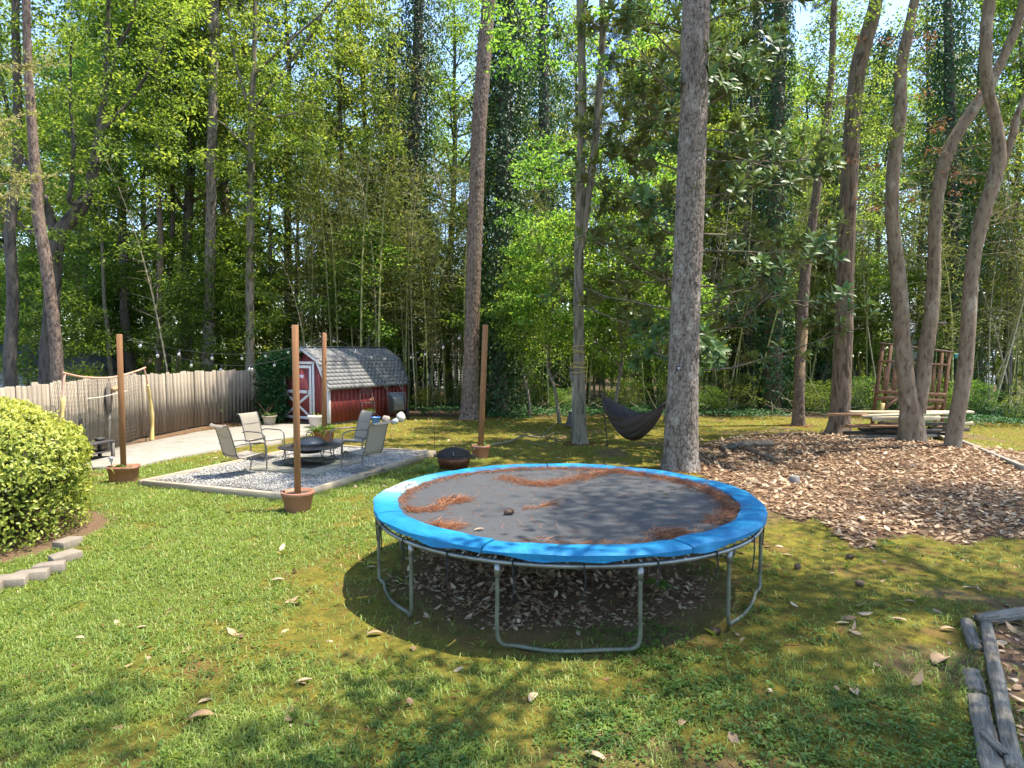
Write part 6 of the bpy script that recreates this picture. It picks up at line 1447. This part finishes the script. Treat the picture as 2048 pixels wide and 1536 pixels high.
def beam(label, a, b, w, h, z=.0, rough=.012):
    a, b = gnd(*a), gnd(*b); d = b - a; n = 14; V, rows = [], 10
    for i in range(n + 1):
        t = i / n; 
        for j in range(rows):
            an = j * 2 * PI / rows; cy, cz = math.cos(an), math.sin(an); sq = 1 / max(abs(cy), abs(cz)) ** .75
            k = 1 + .16 * (float(vn(j * 2.3 + 5, i * .8 + a.x * 3, 5)) - .5) * 2; V.append((t * d.length + (rough * 3 * (float(vn(j * 3.1, 7.7 * i, 3)) - .5) if i in (0, n) else 0), cy * sq * w / 2 * k, h / 2 + cz * sq * h / 2 * k + z))
    F = [(i * rows + j, i * rows + (j + 1) % rows, (i + 1) * rows + (j + 1) % rows, (i + 1) * rows + j) for i in range(n) for j in range(rows)] + [tuple(range(rows))[::-1], tuple(range(n * rows, (n + 1) * rows))]
    return tag(MB().add(V, F).build('old_beam', mt['old_beam'], None, False, loc=(a.x, a.y, -.02), rot=(0, 0, math.atan2(d.y, d.x))), label, 'timber')
beam('splintered silver grey beam running down to the bottom right edge', (1955, 1405), (1995, 1600), .125, .09); beam('rounded grey log beam beside the splintered beam at bottom right', (1972, 1262), (2030, 1560), .095, .09, .02)
beam('short rotten beam stub at the far end of the old border', (1932, 1246), (1952, 1302), .10, .07); beam('short rotten beam piece partly covered by moss', (1942, 1348), (1956, 1392), .12, .07); beam('grey beam lying crosswise at the right edge behind the others', (1958, 1252), (2120, 1228), .11, .10, .03)
beam('thin splinter of wood across the splintered beam', (1965, 1490), (2010, 1535), .05, .03, .09)
# ------------------------------------------------------------------ neighbours' buildings beyond the trees
def gable(name, label, x0, x1, y0, y1, zw, zr, wall, roofm, hip=1.2):
    o = thing(name, label, 'building', (x0, y0, 0)); W, D = x1 - x0, y1 - y0
    w = MB().box((W / 2, D / 2, zw / 2), (W, D, zw)).build('wall', wall, o)
    n = int(zw / .17)
    for k in range(n): MB().box((W / 2, -.012, .09 + k * .17), (W + .02, .022, .155), Matrix.Rotation(.09, 4, 'X')).build('siding_board', wall, w)
    ov = .25; v = [(-ov, -ov, zw), (W + ov, -ov, zw), (W + ov, D + ov, zw), (-ov, D + ov, zw), (hip, D / 2, zr), (W - hip, D / 2, zr)]
    v2 = [(a, b, c - .1) for a, b, c in v[:4]]
    MB().add(v + v2, [(0, 1, 5, 4), (1, 2, 5), (2, 3, 4, 5), (3, 0, 4), (6, 7, 1, 0), (7, 8, 2, 1), (8, 9, 3, 2), (9, 6, 0, 3), (9, 8, 7, 6)]).build('roof', roofm, o); return o
gable('neighbour_shed', 'pale grey shed with dark hipped roof beyond the fence at far left', -26, pxX(165, 26.5), 26.5, 30, 1.86, 2.85, M2('grey_siding', (.30, .31, .28), (.40, .41, .38), 3, .7, .1, .003), M2('slate_roof', (.060, .068, .080), (.11, .12, .135), 9, .85, .4, .01), 1.0)
gable('neighbour_house', 'white house wall glimpsed through the bamboo right of the shed', pxX(850, 44), pxX(945, 44), 44, 50, 2.6, 3.6, plain('white_wall', (.75, .75, .74), .7), plain('brown_roof', (.2, .15, .12), .9), .3)
gable('neighbour_house', 'pale house glimpsed between the trunks at the right edge', pxX(1878, 46), pxX(1990, 46), 46, 52, 5.4, 6.5, plain('pale_wall', (.55, .58, .62), .7), plain('grey_roof', (.15, .15, .15), .9), .3)

# ------------------------------------------------------------------ feathery evergreen reaching in from the left
ce = thing('evergreen_tree', 'feathery yellow green evergreen branches reaching in at the left edge', 'tree', (-8.6, 8.9, 0)); ct = MB(); ct.tube([(0, 0, 0), (.1, 0, 3), (0, .1, 6), (.1, 0, 8)], [.14, .11, .07, .03], 9); Pn, Dn = [], []
for k in range(26):
    z = 3.2 + 3.6 * k / 26; a = R0.uniform(-.9, .5) if k % 2 else R0.uniform(0, 6.28); L_ = R0.uniform(1.2, 2.15) if k % 2 else R0.uniform(.8, 1.6)
    lp, lr = limb((0, 0, z), (math.cos(a), math.sin(a), .15), L_, .016, bendup=.1, n=9); ct.tube(lp, lr, 4)
    for q in range(34):
        i = R0.integers(2, 9); b = lp[i]; sd = rdir(1)[0] * np.array([1, 1, .5]) + (lp[i] - lp[i - 1]) * 2; tp, trr = limb(b, sd, R0.uniform(.12, .42), .004, n=4, bendup=-.1); ct.tube(tp, trr, 3, cap=False)
        for s in range(22): j = R0.integers(0, 4); Pn.append(tp[j] + R0.normal(0, .01, 3)); Dn.append(rdir(1)[0] + (tp[-1] - tp[0]) * 2)
n = len(Pn); m = MB(); m.add(*leaf_geo(np.array(Pn), np.array(Dn), rdir(n), R0.uniform(.04, .08, n), np.full(n, .014), np.clip(R0.normal(.55, .25, n), 0, 1))); ct.build('trunk', mt['bark_smooth'], ce, True); m.build('crown', mt['cedar'], ce)

# ------------------------------------------------------------------ tall trees just outside the picture, which shade the lawn
template('shade', 'bark_grey', 'leaf_a', H=15, r0=.22, zb=6.5, spread=3.6, nl=22, seed=71, per=46, crad=.52, twigs=4)
for k, (x, y, s, rz, lab) in enumerate(((7.2, 2.6, 1.0, 0, 'tall leafy tree just outside the right edge shading the front lawn'), (1.4, -.7, (1.35, 1.35, 1.0), 0.0, 'tall leafy tree behind the viewer shading the near lawn'), (12.5, 9.5, 1.0, 1.0, 'tall leafy tree outside the right edge beside the leaf litter'), (8.4, 6.4, (1.1, 1.1, 1.1), 3.0, 'tall leafy tree outside the right edge level with the trampoline'))):
    plant('shade', 'shade_tree', lab, 'tree', x, y, rz, s, lean=((-.20, 0) if k == 1 else (0, 0)))

# ================================================================== GROUND COVER
R0 = np.random.default_rng(2024)
def blades():
    V, F, A = MB(), None, None
    bands = ((2.6, 4.6, 6000, 1.0), (4.6, 6.5, 3600, 1.15), (6.5, 9, 1900, 1.5), (9, 12.5, 1000, 2.1), (12.5, 17, 480, 3.0), (17, 24, 200, 4.4))
    for y0, y1, den, wm in bands:
        xh = y1 * .8 + 1.2; n = int(den * (y1 - y0) * 2 * xh); x, y = R0.uniform(-xh, xh, n), R0.uniform(y0, y1, n)
        pr_ = m_lawn(x, y) * (1 - .97 * m_litter(x, y)) * (1 - m_woods(x, y)) * (1 - .6 * sm(2.3, 1.6, trampd(x, y)))
        pr_ = pr_ * sm(-10.2, -9.6, x) * (1 - .9 * m_bed(x, y))
        ok = (R0.uniform(0, 1, n) < pr_) & ~m_block(x, y); x, y = x[ok], y[ok]; n = len(x)
        clump = fbm(x * 1.6, y * 1.6, 61); h = R0.uniform(.025, .060, n) * (.6 + .9 * clump) * (1 + .15 * (wm - 1)); a = R0.uniform(0, 2 * PI, n); ln = R0.uniform(.5, 1.7, n) * h
        w = R0.uniform(.0022, .0042, n) * wm; z = hz(x, y) - .002; d = np.stack([np.cos(a), np.sin(a)], -1); s = np.stack([-d[:, 1], d[:, 0]], -1)
        P = np.stack([x, y], -1)
        def pt(q, zz): return np.concatenate([q, zz[:, None]], 1)
        v = np.stack([pt(P - s * w[:, None], z), pt(P + s * w[:, None], z), pt(P + d * (ln * .4)[:, None] + s * (w * .8)[:, None], z + h * .68), pt(P + d * (ln * .4)[:, None] - s * (w * .8)[:, None], z + h * .68), pt(P + d * ln[:, None], z + h * (1 - .35 * ln / h))], 1)
        k = (np.arange(n) * 5)[:, None]; f = np.concatenate([k + np.array([[0, 1, 2]]), k + np.array([[0, 2, 3]]), k + np.array([[3, 2, 4]])])
        dry = (R0.uniform(0, 1, n) < .05) * .5; V.add(v.reshape(-1, 3), f, np.repeat(np.clip(R0.normal(.42, .2, n) + .25 * (clump - .5) + dry, 0, 1), 5))
    q = 420; cx, cy = R0.uniform(-6, 5, q), R0.uniform(3, 11, q); okc = (R0.uniform(0, 1, q) < m_lawn(cx, cy) + .1) & ~m_block(cx, cy) & (m_litter(cx, cy) < .3); cx, cy = cx[okc], cy[okc]; per = 14; x, y = np.repeat(cx, per) + R0.normal(0, .02, len(cx) * per), np.repeat(cy, per) + R0.normal(0, .02, len(cx) * per); n = len(x); a = R0.uniform(0, 2 * PI, n)
    V.add(*leaf_geo(np.stack([x, y, hz(x, y)], -1), np.stack([np.cos(a), np.sin(a), R0.uniform(.5, 1.6, n)], -1), np.tile([0, 0, 1.], (n, 1)), R0.uniform(.06, .13, n), np.full(n, .006), np.clip(R0.normal(.65, .2, n), 0, 1), droop=.3, fold=.1))
    return V
stuff(blades().build('lawn_grass', mt['grass']), 'short green lawn grass with mossy bald patches', 'grass')
def weeds():
    n = 30000; x, y = R0.uniform(-5, 6, n), R0.uniform(2.7, 10, n); f = fbm(x * .8, y * .8, 83)
    pr_ = (sm(.42, .62, f) * sm(-2.5, .6, x) * sm(6.6, 5, y) + .16 * sm(.4, .6, f)) * (1 - m_litter(x, y)) * (1 - .75 * m_bed(x, y))
    ok = (R0.uniform(0, 1, n) < pr_) & ~m_block(x, y); x, y = x[ok], y[ok]; n = len(x); per = 6
    X, Y = np.repeat(x, per), np.repeat(y, per); k = len(X); a = R0.uniform(0, 2 * PI, k); st = R0.uniform(.004, .03, k); z = hz(X, Y) + R0.uniform(.008, .04, k)
    D = np.stack([np.cos(a), np.sin(a), R0.uniform(-.1, .5, k)], -1); m = MB(); L_ = R0.uniform(.018, .042, k) * np.repeat(R0.uniform(.6, 1.3, n), per)
    m.add(*leaf_geo(np.stack([X + np.cos(a) * st, Y + np.sin(a) * st, z], -1), D, np.tile([0, 0, 1.], (k, 1)) + rdir(k) * .25, L_, L_ * R0.uniform(.5, .8, k), np.clip(np.repeat(R0.normal(.5, .25, n), per) + R0.normal(0, .1, k), 0, 1))); return m
stuff(weeds().build('lawn_weeds', mt['weed']), 'small broad leaved weeds growing through the moss', 'weeds')
BASES = [(b.x, b.y, r) for b, r in ((b8, .33), (b5, .34), (b7, .17), (b10, .2), (b11, .33), (b12, .42), (b13, .24))]
def litter():
    m = MB(); n = 80000; x, y = R0.uniform(-2.5, 17, n), R0.uniform(5.0, 20.5, n); ok = R0.uniform(0, 1, n) < np.clip(m_litter(x, y), 0, 1); x, y = x[ok], y[ok]
    a_ = R0.uniform(0, 2 * PI, 5200); r_ = 1.75 * R0.uniform(0, 1, 5200) ** .6; xt, yt = .35 + r_ * np.cos(a_) * 1.05, 7.25 + r_ * np.sin(a_) * .92; kt = fbm(xt * 2.2, yt * 2.2, 19) > .40; x, y = np.concatenate([x, xt[kt]]), np.concatenate([y, yt[kt]])
    xb, yb_ = R0.uniform(3, 7, 1500), R0.uniform(2.6, 6.1, 1500); kb = m_bed(xb, yb_) > .5; x, y = np.concatenate([x, xb[kb]]), np.concatenate([y, yb_[kb]])
    for (bx, by, br) in BASES: aa = R0.uniform(0, 2 * PI, 90); rr = br + np.abs(R0.normal(0, .35, 90)); x, y = np.concatenate([x, bx + rr * np.cos(aa)]), np.concatenate([y, by + rr * np.sin(aa)])
    x = np.concatenate([x, R0.uniform(3.3, 4.6, 260), R0.uniform(-4, 9, 420), R0.uniform(-9, 13, 900)]); y = np.concatenate([y, R0.uniform(2.6, 4.5, 260), R0.uniform(4, 13, 420), R0.uniform(15, 24, 900)]); okb = ~m_block(x, y); x, y = x[okb], y[okb]; n = len(x)
    big = R0.uniform(0, 1, n) < .30; under = trampd(x, y) < 2.3
    L_ = np.where(big, R0.uniform(.08, .155, n), R0.uniform(.025, .075, n)) * np.where(under, .62, 1); W = L_ * np.where(big, R0.uniform(.36, .56, n), R0.uniform(.45, .95, n)); a = R0.uniform(0, 2 * PI, n); z = hz(x, y) + R0.uniform(.004, .04, n) * np.where(m_litter(x, y) > .5, 1.4, .6)
    var = np.clip(np.where(big, R0.normal(.70, .22, n), R0.normal(.34, .22, n)) + .12 * under, 0, 1)  # leaves under the trampoline coloured paler in place of fill light
    D = np.stack([np.cos(a), np.sin(a), R0.normal(0, .14, n)], -1); Nn = np.tile([0, 0, 1.], (n, 1)) + rdir(n) * .28
    m.add(*leaf_geo6(np.stack([x, y, z], -1), D, Nn, L_, W, var, curl=R0.normal(0, .3, n), fold=R0.uniform(-.12, .14, (n, 1)))); return m
stuff(litter().build('leaf_litter', mt['litter'], None, True), 'thick carpet of dry tan and silver fallen leaves', 'leaf litter')
def straw():
    n = 9000; x, y = R0.uniform(2, 15, n), R0.uniform(8, 20, n); ok = R0.uniform(0, 1, n) < m_litter(x, y); x, y = x[ok], y[ok]
    x2, y2 = R0.uniform(-6, 7, 1500), R0.uniform(3, 12, 1500); b = ~m_block(x2, y2); x, y = np.concatenate([x, x2[b]]), np.concatenate([y, y2[b]])
    f = np.linspace(0, 1, 1500); fx = -10.2 + .5 * np.sin(f * 3); x3 = R0.uniform(-10.2, -8.9, 1500); y3 = R0.uniform(14, 24, 1500); x, y = np.concatenate([x, x3]), np.concatenate([y, y3]); 
    for (bx, by, br) in BASES: aa = R0.uniform(0, 2 * PI, 260); rr = br + np.abs(R0.normal(0, .28, 260)); x, y = np.concatenate([x, bx + rr * np.cos(aa)]), np.concatenate([y, by + rr * np.sin(aa)])
    n = len(x); a = R0.uniform(0, 2 * PI, n)
    m = MB(); m.add(*leaf_geo(np.stack([x, y, hz(x, y) + R0.uniform(.006, .05, n)], -1), np.stack([np.cos(a), np.sin(a), R0.normal(0, .12, n)], -1), np.tile([0, 0, 1.], (n, 1)), R0.uniform(.10, .18, n), np.full(n, .005), np.clip(R0.normal(.45, .25, n), 0, 1), fold=0)); return m
stuff(straw().build('pine_straw', mt['straw']), 'scattered brown pine straw on the ground', 'pine straw')
def ivy_ground():
    n = 60000; x, y = R0.uniform(-8, 24, n), R0.uniform(20.5, 31, n); px = 1024 + x / y * FPX
    band = sm(23.6, 24.8, y + (fbm(x * .7, y * .7, 93) - .5) * 4 - .07 * np.abs(x - 1)) * (.25 + .75 * sm(.38, .55, fbm(x * .45, y * .45, 95)))
    band = np.maximum(band, sm(20.8, 22, y) * sm(12.8, 14.2, x)); ok = R0.uniform(0, 1, n) < band; ok &= ~((x < -3.6) & (y < 27)); x, y = x[ok], y[ok]; n = len(x)
    z = hz(x, y) + (.06 + .32 * fbm(x * .8, y * .8, 97)) * R0.uniform(.2, 1, n) ** .5; a = R0.uniform(0, 2 * PI, n); D = np.stack([np.cos(a), np.sin(a), R0.normal(-.15, .3, n)], -1)
    m = MB(); m.add(*leaf_geo(np.stack([x, y, z], -1), D, np.tile([0, 0, 1.], (n, 1)) + rdir(n) * .45, R0.uniform(.07, .13, n), R0.uniform(.06, .11, n), np.clip(R0.normal(.55, .25, n), 0, 1))); return m
stuff(ivy_ground().build('ivy_ground_cover', mt['ivy']), 'low ivy ground cover along the back edge of the yard', 'ivy')
def brush():
    m = MB(); n = 420
    for k in range(n):
        px = R0.uniform(1000, 2100); Y = R0.uniform(25, 32); x = pxX(px, Y); p = np.array([x, Y, hz1(x, Y)]); lp, lr = limb(p, (R0.normal(0, .8), R0.normal(0, .3), R0.uniform(.2, 1)), R0.uniform(.6, 2.2), .010, bendup=-.6, n=6, wob=.18); m.tube(lp, np.maximum(lr, .005), 3, cap=False)
    return m
stuff(brush().build('dead_brush', mt['bamboo_dry']), 'tangle of dead canes and brush under the woods', 'brush')
# single leaves and bits that stand out on the lawn
for a in ((402, 1440, .20, .10, .3, 'large curled brown leaf standing out on the lower left lawn', .9, .55), (607, 1366, .15, .05, .4, 'pale narrow leaf on the lawn left of centre', .3, 1.), (158, 1280, .10, .07, .1, 'pale round leaf on the sunny left lawn', .2, .95), (748, 1272, .17, .07, .3, 'crumpled brown leaf beside the left trampoline leg', .8, .7), (1066, 1398, .15, .075, 1.2, 'whitish leaf on the grass in front of the trampoline', .3, 1.), (1190, 1516, .17, .06, -.6, 'long whitish leaf at the bottom centre of the lawn', .3, 1.), (1365, 1452, .10, .06, .9, 'brown crumpled leaf on the weeds right of bottom centre', .8, .6), (1708, 1388, .12, .075, 1.5, 'upright tan leaf on the moss at lower right', .3, .9), (1798, 1242, .15, .05, -.5, 'bright white leaf on the moss right of the trampoline', .15, 1.), (1684, 1250, .15, .045, 0., 'flat pale leaf on the moss right of the trampoline', .15, .95), (1820, 1206, .12, .06, -.4, 'tan leaf beside a twig on the right moss', .4, .8), (1895, 1263, .16, .07, -.1, 'curled tan leaf next to the old border beams', .6, .8), (1934, 1178, .13, .04, 0., 'thin pale leaf on the moss near the right edge', .2, .95), (1665, 1150, .10, .05, .3, 'small tan leaf at the edge of the leaf carpet', .4, .8), (1396, 1192, .14, .10, .9, 'broad tan leaf in the shade under the trampoline', .4, .8), (1028, 1258, .13, .06, .4, 'orange tan leaf in the shade by the front trampoline leg', .6, .7), (1045, 1296, .14, .05, -.3, 'brown leaf beside the front foot rail of the trampoline', .3, .6), (555, 1163, .16, .07, .3, 'pale grey leaf fragment on the lawn left of the trampoline', .3, 1.), (742, 1138, .12, .05, .2, 'silvery leaf beside the left edge of the trampoline', .2, 1.), (1880, 1325, .26, .15, .6, 'large torn tan leaf beside the old border beams', .7, .75), (282, 1258, .10, .04, .5, 'small pale leaf on the left lawn', .2, .95)):
    single_leaf(a[0], a[1], 0, a[2], a[3], a[4], a[5], a[6], a[7])
o = thing('tree_seedling', 'small green seedling growing in the shade under the trampoline', 'plant', gnd(1315, 1190)); rosette_plant(o, (0, 0, .12), 9, .17, .07, 'weed', up=.3, spread=.02); MB().tube([(0, 0, 0), (.01, 0, .13)], .005, 5).build('stem', mt['weed'], o)
o = thing('strap_plant', 'clump of strappy striped leaves beside the trampoline and copper bowl', 'plant', gnd(862, 948)); [rosette_plant(o, (R0.uniform(-.15, .15), R0.uniform(-.08, .08), .02), 30, .36, .02, 'weed', up=.6, spread=.06) for k in range(3)]
for k, (px, py, lab) in enumerate(((1430, 1268, 'dark pinecone on the moss near the right trampoline foot'), (1595, 1138, 'pinecone on the moss right of the trampoline'), (1720, 1172, 'pinecone lying near the middle of the right moss'), (1700, 1118, 'pinecone at the rim of the leaf carpet'))): pinecone(gnd(px, py) + Vector((0, 0, .03)), lab, 1., k * 1.1)
